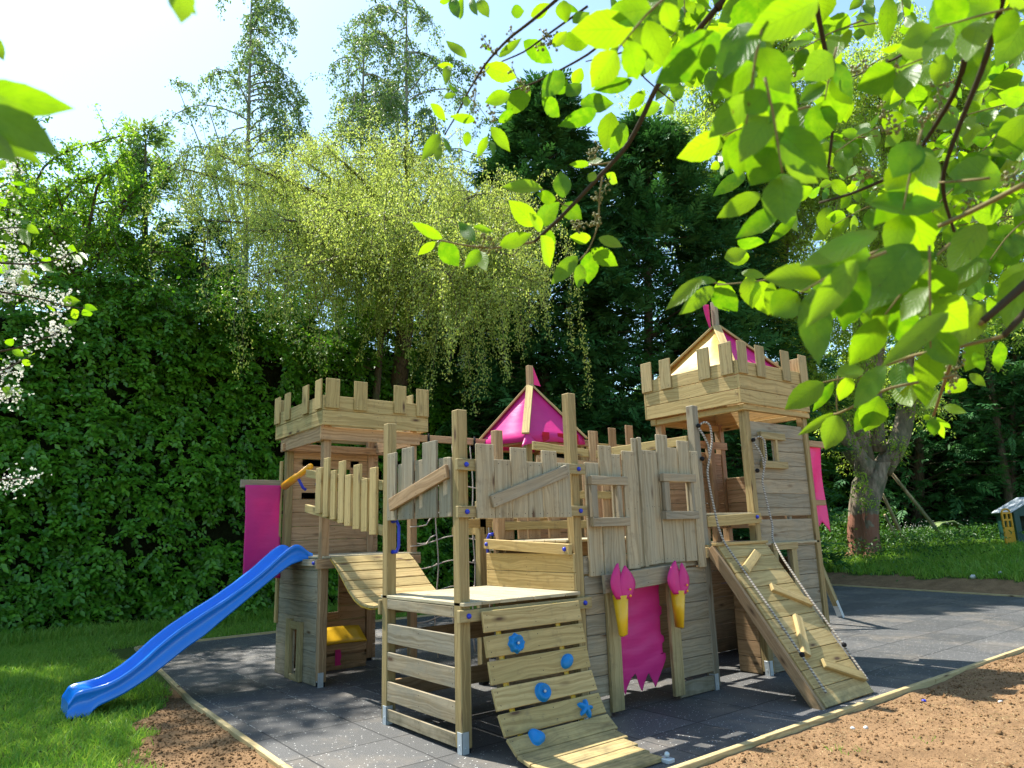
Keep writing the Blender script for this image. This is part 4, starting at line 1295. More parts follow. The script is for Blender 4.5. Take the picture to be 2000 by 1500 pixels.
for x in (1.66, 2.06, 2.40, 2.62): m.tube([(x, 3.19, 2.95), (x, 3.19, 2.84), (x, 3.2, 2.78)], [0.014, 0.016, 0.012], 6)
m.build("net_hook", M_BLACK, o)

# swing frame and seat behind the castle
sw = empty("swing", (8.1, 4.0, 0.0), "timber swing frame with galvanised feet standing behind the right tower", "swing")
for yy in (1.95, 6.2):
    for fx in (9.33, 6.9):
        m = MB(); a_, b_ = A(fx, yy, 0.0), A(8.1, yy + 0.1, 2.45)
        m.board(a_ + (b_ - a_) * 0.09, b_, 0.09, 0.09, Y1); leg = m.build("leg", M_GREEN, sw)
        m = MB(); m.board(a_, a_ + (b_ - a_) * 0.12, 0.07, 0.10, Y1); m.build("leg_anchor", M_ZINC, leg)
m = MB(); m.box((8.05, 1.9, 2.40), (8.15, 6.4, 2.50), 1); m.build("beam", M_GREEN, sw)
seat = empty("bucket_swing", (8.6, 4.6, 0.45), "blue bucket swing seat hanging behind the ramp", "swing seat")
d = at(1412, 1131, 1) - CAM; q = CAM + d * ((8.1 - CAM[0]) / d[0])
seat.location = (8.1, q[1], q[2] - 0.1)
m = MB(); gg = [[A(8.1 + 0.16 * math.cos(a_) * (1 - 0.4 * u), q[1] + 0.25 * math.sin(a_) * (1 - 0.3 * u), q[2] + 0.09 - 0.16 * math.sin(u * 1.5)) for a_ in np.linspace(0, 2 * PI, 20)] for u in np.linspace(0, 1, 7)]
m.sheet(np.array(gg), thick=0.012); m.build("seat", M_BLUE, seat)
m = MB()
for dy in (-0.22, 0.22): m.tube([(8.1, q[1] + dy, q[2] + 0.08), (8.1, q[1] + dy * 0.9, 2.40)], 0.008, 6)
m.build("chain", M_ZINC, seat)

# ================================================================== VEGETATION
def leaf_mesh(name, P_, D, Nn, L, W, mat, parent=None, fold=0.12, rnd=None):
    "many small leaves: base points P_, tip directions D, face normals Nn, lengths L, widths W"
    n = len(P_)
    D = D / np.maximum(1e-9, np.linalg.norm(D, axis=1))[:, None]
    Nn = Nn - D * (Nn * D).sum(1)[:, None]
    Nn = Nn / np.maximum(1e-9, np.linalg.norm(Nn, axis=1))[:, None]
    B = np.cross(Nn, D)
    L = np.broadcast_to(L, n)[:, None]; W = np.broadcast_to(W, n)[:, None]
    v = np.empty((n, 4, 3), np.float32)
    v[:, 0] = P_
    v[:, 1] = P_ + D * L * 0.45 + B * W * 0.5 + Nn * W * fold
    v[:, 2] = P_ + D * L - Nn * L * fold * 0.8
    v[:, 3] = P_ + D * L * 0.45 - B * W * 0.5 + Nn * W * fold
    k = (np.arange(n) * 4)[:, None]
    f = np.concatenate([k + A(0, 1, 2).astype(int), k + A(0, 2, 3).astype(int)], 1).reshape(-1, 3)
    rnd = rng.random(n) if rnd is None else rnd
    return link(name, raw_mesh(name, v.reshape(-1, 3), f, mat, rnd=np.repeat(rnd, 2)), parent)

def rdir(n):
    v = rng.normal(size=(n, 3)); return v / np.linalg.norm(v, axis=1)[:, None]

def curve(p0, d0, L, n, droop=0.0, wob=0.15, up=0.0):
    "a wandering limb as a list of points"
    p = A(*p0); d = unit(d0); out = [p.copy()]; st_ = L / n
    for i in range(n):
        d = unit(d + rng.normal(size=3) * wob + A(0, 0, up - droop * (i + 1) / n))
        p = p + d * st_; out.append(p.copy())
    return np.array(out)

def resample(pl, n):
    t = np.r_[0, np.cumsum(np.linalg.norm(np.diff(pl, axis=0), axis=1))]
    tt = np.linspace(0, t[-1], n)
    return np.stack([np.interp(tt, t, pl[:, i]) for i in range(3)], -1)

def tree_empty(name, x, y, label, cat="tree", group=None, z=None):
    return empty(name, (float(x), float(y), float(ground_z(x, y, False) if z is None else z)), label, cat, group)

# ---- hornbeam hedge: a leafy shell over a dark sheet that paints the shade in its gaps
def hedge_line(name, label, path, h0, h1, dens, seed, size=0.10, mat=L_HEDGE, bulge=0.35, core=True):
    "path: list of (x, y); front faces the camera side"
    path = A(*path); seg = np.linalg.norm(np.diff(path, axis=0), axis=1); t = np.r_[0, np.cumsum(seg)]
    def at_s(s_):
        p = np.stack([np.interp(s_, t, path[:, 0]), np.interp(s_, t, path[:, 1])], -1)
        e = 0.05
        q = np.stack([np.interp(s_ + e, t, path[:, 0]) - np.interp(s_ - e, t, path[:, 0]), np.interp(s_ + e, t, path[:, 1]) - np.interp(s_ - e, t, path[:, 1])], -1)
        q /= np.maximum(1e-9, np.linalg.norm(q, axis=1))[:, None]
        nrm = np.stack([q[:, 1], -q[:, 0]], -1)          # towards the camera for a left-to-right path
        return p, nrm
    hh = lambda s_: h0 + (h1 - h0) * s_ / t[-1]
    def depth(s_, z):
        return bulge * ((fbm(s_ + 50, z + 50, 0.75, seed, 4) - 0.47) * 2.6 + (fbm(s_ + 9, z + 3, 3.2, seed + 5, 3) - 0.44) * 1.0)
    root = tree_empty(name, *path[0], label, "hedge")
    # short drooping shoots, each with a row of alternate leaves
    K = 9
    N = int(t[-1] * max(h0, h1) * dens / K)
    s_ = rng.uniform(0, t[-1], N); z = rng.uniform(0, 1, N) ** 0.95 * (hh(s_) + 0.9 * (fbm(s_, s_ * 0, 1.1, seed + 2) - 0.4))
    p, nr = at_s(s_)
    lay = rng.exponential(0.17, N)
    dd = depth(s_, z) - lay
    hole = fbm(s_ + 20, z, 1.7, seed + 11, 3) > 0.53
    keep = ~(hole & (rng.random(N) < 0.85) & (lay < 0.34))
    s_, z, p, nr, dd = s_[keep], z[keep], p[keep], nr[keep], dd[keep]
    n = len(s_)
    gz = ground_z(p[:, 0], p[:, 1], False)
    base = np.stack([p[:, 0] + nr[:, 0] * dd, p[:, 1] + nr[:, 1] * dd, z + gz], -1)
    out = np.stack([nr[:, 0], nr[:, 1], np.zeros(n)], -1)
    ax = out * 0.8 + A(0, 0, -0.15) + rng.normal(size=(n, 3)) * 0.6
    ax /= np.linalg.norm(ax, axis=1)[:, None]
    sd = np.cross(ax, A(0, 0, 1.0) + out * 0.6); sd /= np.linalg.norm(sd, axis=1)[:, None]
    nm = np.cross(sd, ax)
    nm = np.where((nm[:, 2] < 0)[:, None], -nm, nm)
    j = np.arange(K); sg = (j % 2) * 2.0 - 1
    SL = size * 3.0 * rng.uniform(0.6, 1.4, n)
    P_ = base[:, None] + ax[:, None] * (SL[:, None] * j / K)[..., None] - A(0, 0, 1) * (SL[:, None] * 0.28 * (j / K) ** 2)[..., None]
    D = ax[:, None] * 0.55 + sd[:, None] * (sg[None, :, None]) * 0.8 - A(0, 0, 0.42) + rng.normal(size=(n, K, 3)) * 0.22
    Nn = nm[:, None] + out[:, None] * 0.55 + rng.normal(size=(n, K, 3)) * 0.3
    L = size * rng.uniform(0.65, 1.2, (n, K))
    rn_ = np.clip(np.repeat(rng.random(n) ** 1.4, K) * 0.75 + rng.random(n * K) * 0.3, 0, 1)
    leaf_mesh("foliage", P_.reshape(-1, 3), D.reshape(-1, 3), Nn.reshape(-1, 3), L.ravel(), L.ravel() * 0.6, mat, root, rnd=rn_)
    # core sheet, its dark colour painted as the shade between leaves
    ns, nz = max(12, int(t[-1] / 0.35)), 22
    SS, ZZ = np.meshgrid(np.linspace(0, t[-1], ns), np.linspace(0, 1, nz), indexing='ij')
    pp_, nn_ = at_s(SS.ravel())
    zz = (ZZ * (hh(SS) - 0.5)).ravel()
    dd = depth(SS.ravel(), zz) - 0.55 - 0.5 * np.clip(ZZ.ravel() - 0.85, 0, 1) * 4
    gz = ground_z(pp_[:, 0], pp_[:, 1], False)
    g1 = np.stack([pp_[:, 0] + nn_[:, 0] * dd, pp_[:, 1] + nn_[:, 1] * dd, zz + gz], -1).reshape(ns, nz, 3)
    m = MB(); m.sheet(g1, thick=0.5, smooth=False); m.build("shade_core", M_CORE, root)
    # some stray shoots
    return root
bb = NB("hedge_core_shade")
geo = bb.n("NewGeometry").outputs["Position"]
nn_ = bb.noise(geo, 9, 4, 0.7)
M_CORE = bb.done(bb.bsdf(bb.mix(nn_, (0.010, 0.014, 0.006), (0.03, 0.035, 0.014)), 1.0, 0.0, nn_, 1.0, 0.1))  # near-black colour stands in for shade deep in the hedge

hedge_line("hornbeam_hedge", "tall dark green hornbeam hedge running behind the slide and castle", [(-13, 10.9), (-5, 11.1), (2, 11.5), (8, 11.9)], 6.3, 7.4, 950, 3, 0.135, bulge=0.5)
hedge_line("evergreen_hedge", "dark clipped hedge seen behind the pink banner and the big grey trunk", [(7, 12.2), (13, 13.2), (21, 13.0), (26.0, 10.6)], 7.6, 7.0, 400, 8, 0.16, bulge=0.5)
p0, p1 = at(1640, 900, 29), at(2140, 900, 28)
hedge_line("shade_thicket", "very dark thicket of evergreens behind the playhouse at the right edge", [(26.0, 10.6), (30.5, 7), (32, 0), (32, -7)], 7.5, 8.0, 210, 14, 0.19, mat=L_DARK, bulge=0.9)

# ---- generic broadleaf crown from limbs, twigs and leaf clusters
def broad_tree(name, label, base, limbs, twigs, leaf, mat, barkm, trunk=None, group=None, tw_len=1.2, tw_droop=0.25, per=26, spread=0.22, leafdroop=0.5, shoot_r=0.012, trunk_r=0.2, tw_from=0.25):
    """limbs: list of (polyline, r0, r1). twigs per limb metre; leaf=(len, ratio)"""
    root = tree_empty(name, base[0], base[1], label, "tree", group, base[2] if len(base) > 2 else None)
    m = MB()
    if trunk is not None:
        m.tube(resample(trunk[0], 14), np.interp(np.linspace(0, 1, 14), np.linspace(0, 1, len(trunk[1])), trunk[1]), 14)
    PP, DD = [], []
    for pl, r0, r1 in limbs:
        pl = resample(np.asarray(pl, float), 12)
        m.tube(pl, np.linspace(r0, r1, 12), 7)
        Ln = np.linalg.norm(np.diff(pl, axis=0), axis=1).sum()
        for _ in range(max(2, int(twigs * Ln))):
            u = tw_from + (1 - tw_from) * rng.random() ** 0.8
            i = min(10, int(u * 11)); f_ = u * 11 - i
            p = pl[i] * (1 - f_) + pl[i + 1] * f_
            d = unit(pl[i + 1] - pl[i]) * 0.5 + rdir(1)[0]
            tl = tw_len * rng.uniform(0.5, 1.3) * (1.15 - 0.4 * u)
            tw = curve(p, d, tl, 5, tw_droop, 0.18)
            m.tube(tw, np.linspace(shoot_r, shoot_r * 0.3, 6), 4, cap=False)
            n = int(per * rng.uniform(0.6, 1.4))
            q = rng.integers(1, 6, n); w_ = rng.random(n)[:, None]
            PP.append(tw[q - 1] * (1 - w_) + tw[q] * w_ + rng.normal(size=(n, 3)) * spread * tl * 0.35)
            DD.append(np.tile(unit(tw[-1] - tw[0]), (n, 1)))
    m.build("trunk", barkm, root)
    P_ = np.vstack(PP); D = np.vstack(DD); n = len(P_)
    D = D * 0.5 + rng.normal(size=(n, 3)) * 0.55 + A(0, 0, -leafdroop)
    Nn = rng.normal(size=(n, 3)) * 0.55 + A(0, 0, 0.8)
    L = leaf[0] * rng.uniform(0.6, 1.3, n)
    leaf_mesh("crown", P_, D, Nn, L, L * leaf[1], mat, root)
    return root

def fan_limbs(c, n, R_, H, up0=0.4, wob=0.14, r0=0.09, zscale=1.0, start=None, az=None):
    out = []
    for k in range(n):
        a_ = (az[0] + (az[1] - az[0]) * rng.random()) if az else 2 * PI * (k + rng.random() * 0.8) / n
        e = up0 + rng.uniform(-0.35, 0.45)
        d = A(math.cos(a_) * math.cos(e), math.sin(a_) * math.cos(e), math.sin(e))
        s0 = A(*(start if start is not None else c)) + A(0, 0, rng.uniform(-0.3, 1.0) * H * 0.4)
        L = R_ * rng.uniform(0.7, 1.15)
        out.append((curve(s0, d, L, 8, 0.12, wob), r0 * rng.uniform(0.6, 1.2), 0.015))
    return out

# ---- two tall airy birches against the sky
def birch(label, px, top_py, t, lean, crown_px, base_py=560, seed=0, side=None):
    top = at(px + lean, top_py, t); base = at(px, 1100, t); gx_, gy_ = base[0], base[1]
    base = A(gx_, gy_, float(ground_z(gx_, gy_, False)))
    tr = resample(np.array([base, base * 0.5 + top * 0.5 + rng.normal(size=3) * 0.2, top]), 24)
    root = tree_empty("silver_birch", gx_, gy_, label, "tree", "tall birches above the hedge")
    m = MB(); m.tube(tr, np.linspace(0.17, 0.02, 24), 9)
    PP = []
    lo = 0.45
    nb = 58
    for k in range(nb):
        u = lo + (1 - lo) * (k + rng.random()) / nb
        p = tr[0] + (tr[-1] - tr[0]) * u; i = min(22, int(u * 23)); p = tr[i] + (tr[i + 1] - tr[i]) * (u * 23 - i)
        wmax = crown_px * t / FPX / 2
        L = wmax * (0.35 + 1.05 * math.sin(PI * min(1, (1 - u) / (1 - lo) * 0.62 + 0.05))) * rng.uniform(0.6, 1.15)
        a_ = rng.random() * 2 * PI
        d = A(math.cos(a_), math.sin(a_), rng.uniform(0.5, 1.1))
        b_ = curve(p, d, L * 1.25, 7, 0.75, 0.10)
        m.tube(b_, np.linspace(0.028, 0.006, 8), 5, cap=False)
        for _ in range(int(6 + L * 6)):
            j = rng.integers(2, 8)
            tw = curve(b_[j], A(rng.normal() * 0.5, rng.normal() * 0.5, -0.3), rng.uniform(0.4, 1.1), 5, 0.5, 0.12)
            m.tube(tw, 0.005, 3, cap=False)
            n = rng.integers(18, 40); q = rng.integers(1, 6, n); w_ = rng.random(n)[:, None]
            PP.append(tw[q - 1] * (1 - w_) + tw[q] * w_ + rng.normal(size=(n, 3)) * 0.055)
    if side:
        for (qx, qy, tx, ty, k) in side:
            b_ = resample(np.array([at(qx, qy, t), at((qx + tx) / 2 + 10, (qy + ty) / 2, t), at(tx, ty, t)]), 8)
            m.tube(b_, np.linspace(0.05, 0.008, 8), 5)
            for _ in range(k):
                j = rng.integers(2, 8)
                tw = curve(b_[j], A(rng.normal() * 0.6, rng.normal() * 0.6, 0.2), rng.uniform(0.5, 1.3), 5, 0.9, 0.12)
                m.tube(tw, 0.006, 3, cap=False)
                n = rng.integers(18, 40); q = rng.integers(1, 6, n); w_ = rng.random(n)[:, None]
                PP.append(tw[q - 1] * (1 - w_) + tw[q] * w_ + rng.normal(size=(n, 3)) * 0.06)
    m.build("trunk", M_BIRCHB, root)
    P_ = np.vstack(PP); n = len(P_)
    L = 0.082 * rng.uniform(0.6, 1.3, n)
    leaf_mesh("crown", P_, rng.normal(size=(n, 3)) * 0.6 + A(0, 0, -0.8), rdir(n) + A(0, 0, 0.2), L, L * 0.8, L_BIRCH, root)
birch("thin tall birch with drooping leaves standing left against the open sky", 492, -40, 23, 0, 230, side=[(480, 560, 345, 165, 26), (470, 470, 400, 190, 14)])
birch("broader tall birch right of the thin one, its top near the picture's upper edge", 800, -15, 23.5, -6, 300)
birch("tall birch close left of the broad birch and slightly lower than it", 702, 45, 24, 10, 190)

# ---- weeping birch with hanging strands in front of them
def weeping():
    t0 = 18.5
    c = at(800, 560, t0); gx_, gy_ = c[0] + 0.6, max(c[1], 13.2)
    root = tree_empty("weeping_birch", gx_, gy_, "wide weeping birch with yellow-green strands hanging over the hedge behind the castle")
    gz_ = float(ground_z(gx_, gy_, False))
    m = MB()
    m.tube(resample(np.array([A(gx_, gy_, gz_), A(gx_ + .2, gy_, gz_ + 3), c]), 12), np.linspace(0.30, 0.20, 12), 12)
    crown = [(360, 330, 15), (420, 300, 16.5), (500, 330, 14.5), (570, 300, 17), (640, 290, 15), (720, 270, 16.5), (790, 285, 15), (860, 330, 16), (930, 380, 14.5), (1010, 400, 15.5), (1050, 450, 15),
             (400, 430, 13.5), (480, 450, 13), (560, 430, 13.6), (660, 410, 13.2), (750, 420, 13), (840, 450, 13), (920, 470, 13.2), (1000, 500, 13.4), (700, 360, 18), (540, 380, 18), (880, 400, 18), (600, 520, 12.6), (500, 540, 12.8), (980, 560, 13.2), (880, 540, 12.8), (1040, 540, 14)]
    PP = []; DDs = []
    for (x, y, t) in crown:
        e = at(x, y, t); mid = (c * 0.5 + e * 0.5) + A(0, 0, 0.7 + 0.2 * rng.random())
        bl = resample(np.array([c, c * 0.75 + mid * 0.25 + A(0, 0, .3), mid, e]), 12)
        for _ in range(2): bl[1:-1] = (bl[:-2] + 2 * bl[1:-1] + bl[2:]) / 4
        m.tube(bl, np.linspace(0.10, 0.014, 12), 6)
        for _ in range(62):
            j = rng.integers(3, 12)
            if rng.random() < 0.55:
                sp = curve(bl[j], rdir(1)[0] + A(0, 0, 0.5), rng.uniform(0.4, 1.2), 6, 0.35, 0.2)
            else:
                sp = curve(bl[j], rdir(1)[0] * 1.2 + A(0, 0, 0.1), rng.uniform(0.7, 1.5), 6, 0.7, 0.12)
            hang_l = rng.uniform(0.15, 0.8)
            # bare-ish tails only at the lower right
            if x > 820 and rng.random() < 0.16: hang_l = rng.uniform(1.2, 3.0 if y > 430 else 2.0)
            tl = curve(sp[-1], A(rng.normal() * 0.45, rng.normal() * 0.45, -1), hang_l, 8, 0.6, 0.13)
            pl = np.vstack([sp, tl[1:]])
            m.tube(pl, np.linspace(0.009, 0.002, len(pl)), 3, cap=False)
            Lp = np.linalg.norm(np.diff(pl, axis=0), axis=1).sum()
            n = int(Lp * rng.uniform(85, 145)); pr2 = resample(pl, 40)
            q = rng.integers(2, 40, n)
            PP.append(pr2[q] + rng.normal(size=(n, 3)) * (0.09 if hang_l < 0.8 else 0.05))
            DDs.append(np.tile(A(0, 0, -1.0), (n, 1)))
    m.build("trunk", M_BARK, root)
    P_ = np.vstack(PP); n = len(P_)
    L = 0.048 * rng.uniform(0.6, 1.35, n)
    leaf_mesh("crown", P_, np.vstack(DDs) + rng.normal(size=(n, 3)) * 0.6, rdir(n), L, L * 0.55, L_WEEP, root)
    print("weep", n)
weeping()

# ---- conifers: sprays of flat fronds on sloping boughs
def conifer(label, px, top_py, t, width_px, base_py=1000, fronds=2200, name="leyland_cypress", mat=L_CONIF, fl=0.42, droop=0.25, group="dark conifers behind the castle", low=0.0):
    top = at(px, top_py, t); g_ = at(px, 1100, t)
    gz_ = float(ground_z(g_[0], g_[1], False)); H = top[2] - gz_
    root = tree_empty(name, g_[0], g_[1], label, "conifer", group)
    Rm = width_px * t / FPX / 2
    m = MB(); m.tube(np.linspace((g_[0], g_[1], gz_), top - A(0, 0, 0.1), 10), np.linspace(0.28, 0.02, 10), 8)
    per = 22 if fronds > 2500 else 9; nB = max(90, fronds // per); n = nB * per
    ub = low + (1 - low) * (np.arange(nB) + rng.random(nB)) / nB
    thb = rng.random(nB) * 2 * PI
    Lb = Rm * np.minimum(1.0, (1 - ub) * 2.1 + 0.05) ** 0.7 * rng.uniform(0.62, 1.22, nB)
    ax = g_[0] + (top[0] - g_[0]) * ub; ay = g_[1] + (top[1] - g_[1]) * ub; az = gz_ + ub * H
    for k in range(0, nB, 2):
        q0 = A(ax[k], ay[k], az[k]); q1 = q0 + A(math.cos(thb[k]), math.sin(thb[k]), 0.1) * Lb[k] * 0.85
        m.tube([q0, (q0 + q1) / 2 + A(0, 0, 0.08 * Lb[k]), q1], [0.04, 0.025, 0.008], 4, cap=False)
    rep = lambda v: np.repeat(v, per)
    f_ = 0.22 + 0.80 * rng.random(n) ** 0.75
    lat = rng.normal(size=n) * 0.26 * rep(Lb) * (1.15 - f_)
    th = rep(thb); rr = rep(Lb) * f_; u = rep(ub)
    c = np.stack([rep(ax) + np.cos(th) * rr - np.sin(th) * lat, rep(ay) + np.sin(th) * rr + np.cos(th) * lat,
                  rep(az) + 0.22 * rr * (1 - f_) * 2 - 0.16 * rep(Lb) * f_ ** 2 + rng.normal(size=n) * 0.13], -1)
    out = np.stack([np.cos(th), np.sin(th), np.full(n, 0.12)], -1) + rng.normal(size=(n, 3)) * 0.38
    m.build("trunk", M_BARK, root)
    K = 13
    j = np.arange(K); sidev = (j % 2) * 2 - 1
    out /= np.linalg.norm(out, axis=1)[:, None]
    nrm = np.cross(out, np.cross(A(0, 0, 1.0), out) + rng.normal(size=(n, 3)) * 0.4); nrm /= np.linalg.norm(nrm, axis=1)[:, None]
    bin_ = np.cross(nrm, out)
    FL = fl * rng.uniform(0.6, 1.3, n)
    s_ = (j / K)
    P_ = c[:, None] + out[:, None] * (FL[:, None] * s_)[..., None] - A(0, 0, 1) * (droop * FL[:, None] * s_ ** 2)[..., None]
    D = out[:, None] * 0.8 + bin_[:, None] * (sidev * (0.95 - 0.5 * s_))[None, :, None] - A(0, 0, 0.25)
    L = FL[:, None] * (0.48 - 0.26 * s_)
    rn = np.repeat(rng.random(n), K) * 0.6 + rng.random(n * K) * 0.4
    leaf_mesh("crown", P_.reshape(-1, 3), D.reshape(-1, 3) + rng.normal(size=(n * K, 3)) * 0.12, np.repeat(nrm, K, axis=0) + rng.normal(size=(n * K, 3)) * 0.25, L.ravel(), L.ravel() * 0.30, mat, root, fold=0.05, rnd=rn)
conifer("dark conifer with a ragged leading shoot, behind the dangling birch strands", 1060, 175, 21, 380, fronds=7500, fl=0.62)
conifer("dense dark conifer behind the right tower roof, right of the tallest one", 1265, 240, 21.5, 420, fronds=7500, fl=0.62)
conifer("lower dark conifer partly behind the big spring-green tree", 1420, 360, 22.5, 330, fronds=4500, fl=0.62)
conifer("dark conifer filling the gap left of the tallest conifer", 930, 400, 21.5, 300, fronds=4000, fl=0.62)
conifer("shaded conifer behind the leaning poles at the right", 1800, 560, 29.5, 420, fronds=2400, fl=0.7)
conifer("shaded conifer behind the playhouse roof", 1980, 660, 29, 360, fronds=1800, fl=0.7)
conifer("feathery blue-green cypress rising above the hedge at the left", 285, 262, 18.0, 250, fronds=1300, fl=0.5, mat=L_BIRCH, name="feathery_cypress", group=None)
conifer("small dark cypress under the weeping birch at the left", 400, 440, 18, 260, fronds=1500, fl=0.45, group=None)

# ---- bright young tree at the upper left
def left_tree(label, px, py, t, R_, n, leafm, per=46, group=None, leaf=(0.085, 0.6)):
    c = at(px, py, t); yb = max(c[1], 13.0 if c[0] < 9 else c[1]); g_ = A(c[0], yb, float(ground_z(c[0], yb, False)))
    st_ = A(c[0], c[1], c[2] - R_ * 0.9)
    trunk = (np.array([g_, g_ * 0.5 + st_ * 0.5 + A(.15, 0, 0), st_]), [0.16, 0.12, 0.08])
    limbs = fan_limbs(st_, n, R_ * 1.25, R_ * 1.6, 0.75, r0=0.05)
    return broad_tree("field_maple", label, (g_[0], g_[1]), limbs, 7.5, leaf, leafm, M_BARK, trunk, group, tw_len=0.9, per=per, tw_droop=0.3)
left_tree("bright green maple at the left edge above the hedge", 45, 400, 16.2, 2.6, 26, L_LEFT, group="sunlit trees rising over the hedge")
left_tree("sunlit maple beside the feathery cypress, lower than its neighbour", 170, 430, 16.4, 2.1, 22, L_LEFT, group="sunlit trees rising over the hedge")
left_tree("shady maple sprouting from the hedge top below the weeping birch", 310, 560, 16.6, 1.8, 18, L_HEDGE, leaf=(0.10, 0.6))
left_tree("dark leafed sapling poking from the hedge top behind the left tower", 600, 610, 18.4, 2.0, 18, L_HEDGE, leaf=(0.10, 0.6))
left_tree("green sapling in front of the weeping birch's right side", 745, 580, 18.8, 1.2, 12, L_LEFT)

# ---- tall tree rooted out of frame on the left; its high crown shades the slide and the back of the paving
def tall_shade_tree():
    base = A(-9.5, 13.6, 0.0)
    root = tree_empty("lime_tree", base[0], base[1], "tall lime tree standing out of frame at the left, shading the slide and paving")
    c = A(-4.3, 14.6, 17.0)
    m = MB(); m.tube(resample(np.array([base, base + A(0.5, 0, 7), c + A(-1.5, 0, -2), c]), 14), np.linspace(0.42, 0.14, 14), 12)
    N = 30000
    v = rdir(N) * (rng.random(N) ** 0.45)[:, None] * A(5.0, 4.0, 3.4)
    P_ = c + v
    keep = fbm(P_[:, 0] + 30, P_[:, 1] + 30 + P_[:, 2] * 0.7, 0.9, 41, 3) > 0.40
    P_ = P_[keep]
    dl = P_ - CAM; zf = dl @ _f
    px = 1000 + FPX * (dl @ _r) / zf; py = 750 - FPX * (dl @ _u) / zf
    P_ = P_[~((zf > 0) & (px > -60) & (py > -60))]
    for k in range(0, len(P_), 420):
        q = P_[k]; m.tube([c + (q - c) * 0.1, c + (q - c) * 0.55 + A(0, 0, .3), q], [0.07, 0.04, 0.01], 5, cap=False)
    m.build("trunk", M_BARK, root)
    n = len(P_); L = 0.17 * rng.uniform(0.6, 1.3, n)
    leaf_mesh("crown", P_, rdir(n), rdir(n) + A(0, 0, 0.6), L, L * 0.8, L_LEFT, root)
    print("lime", n)
tall_shade_tree()

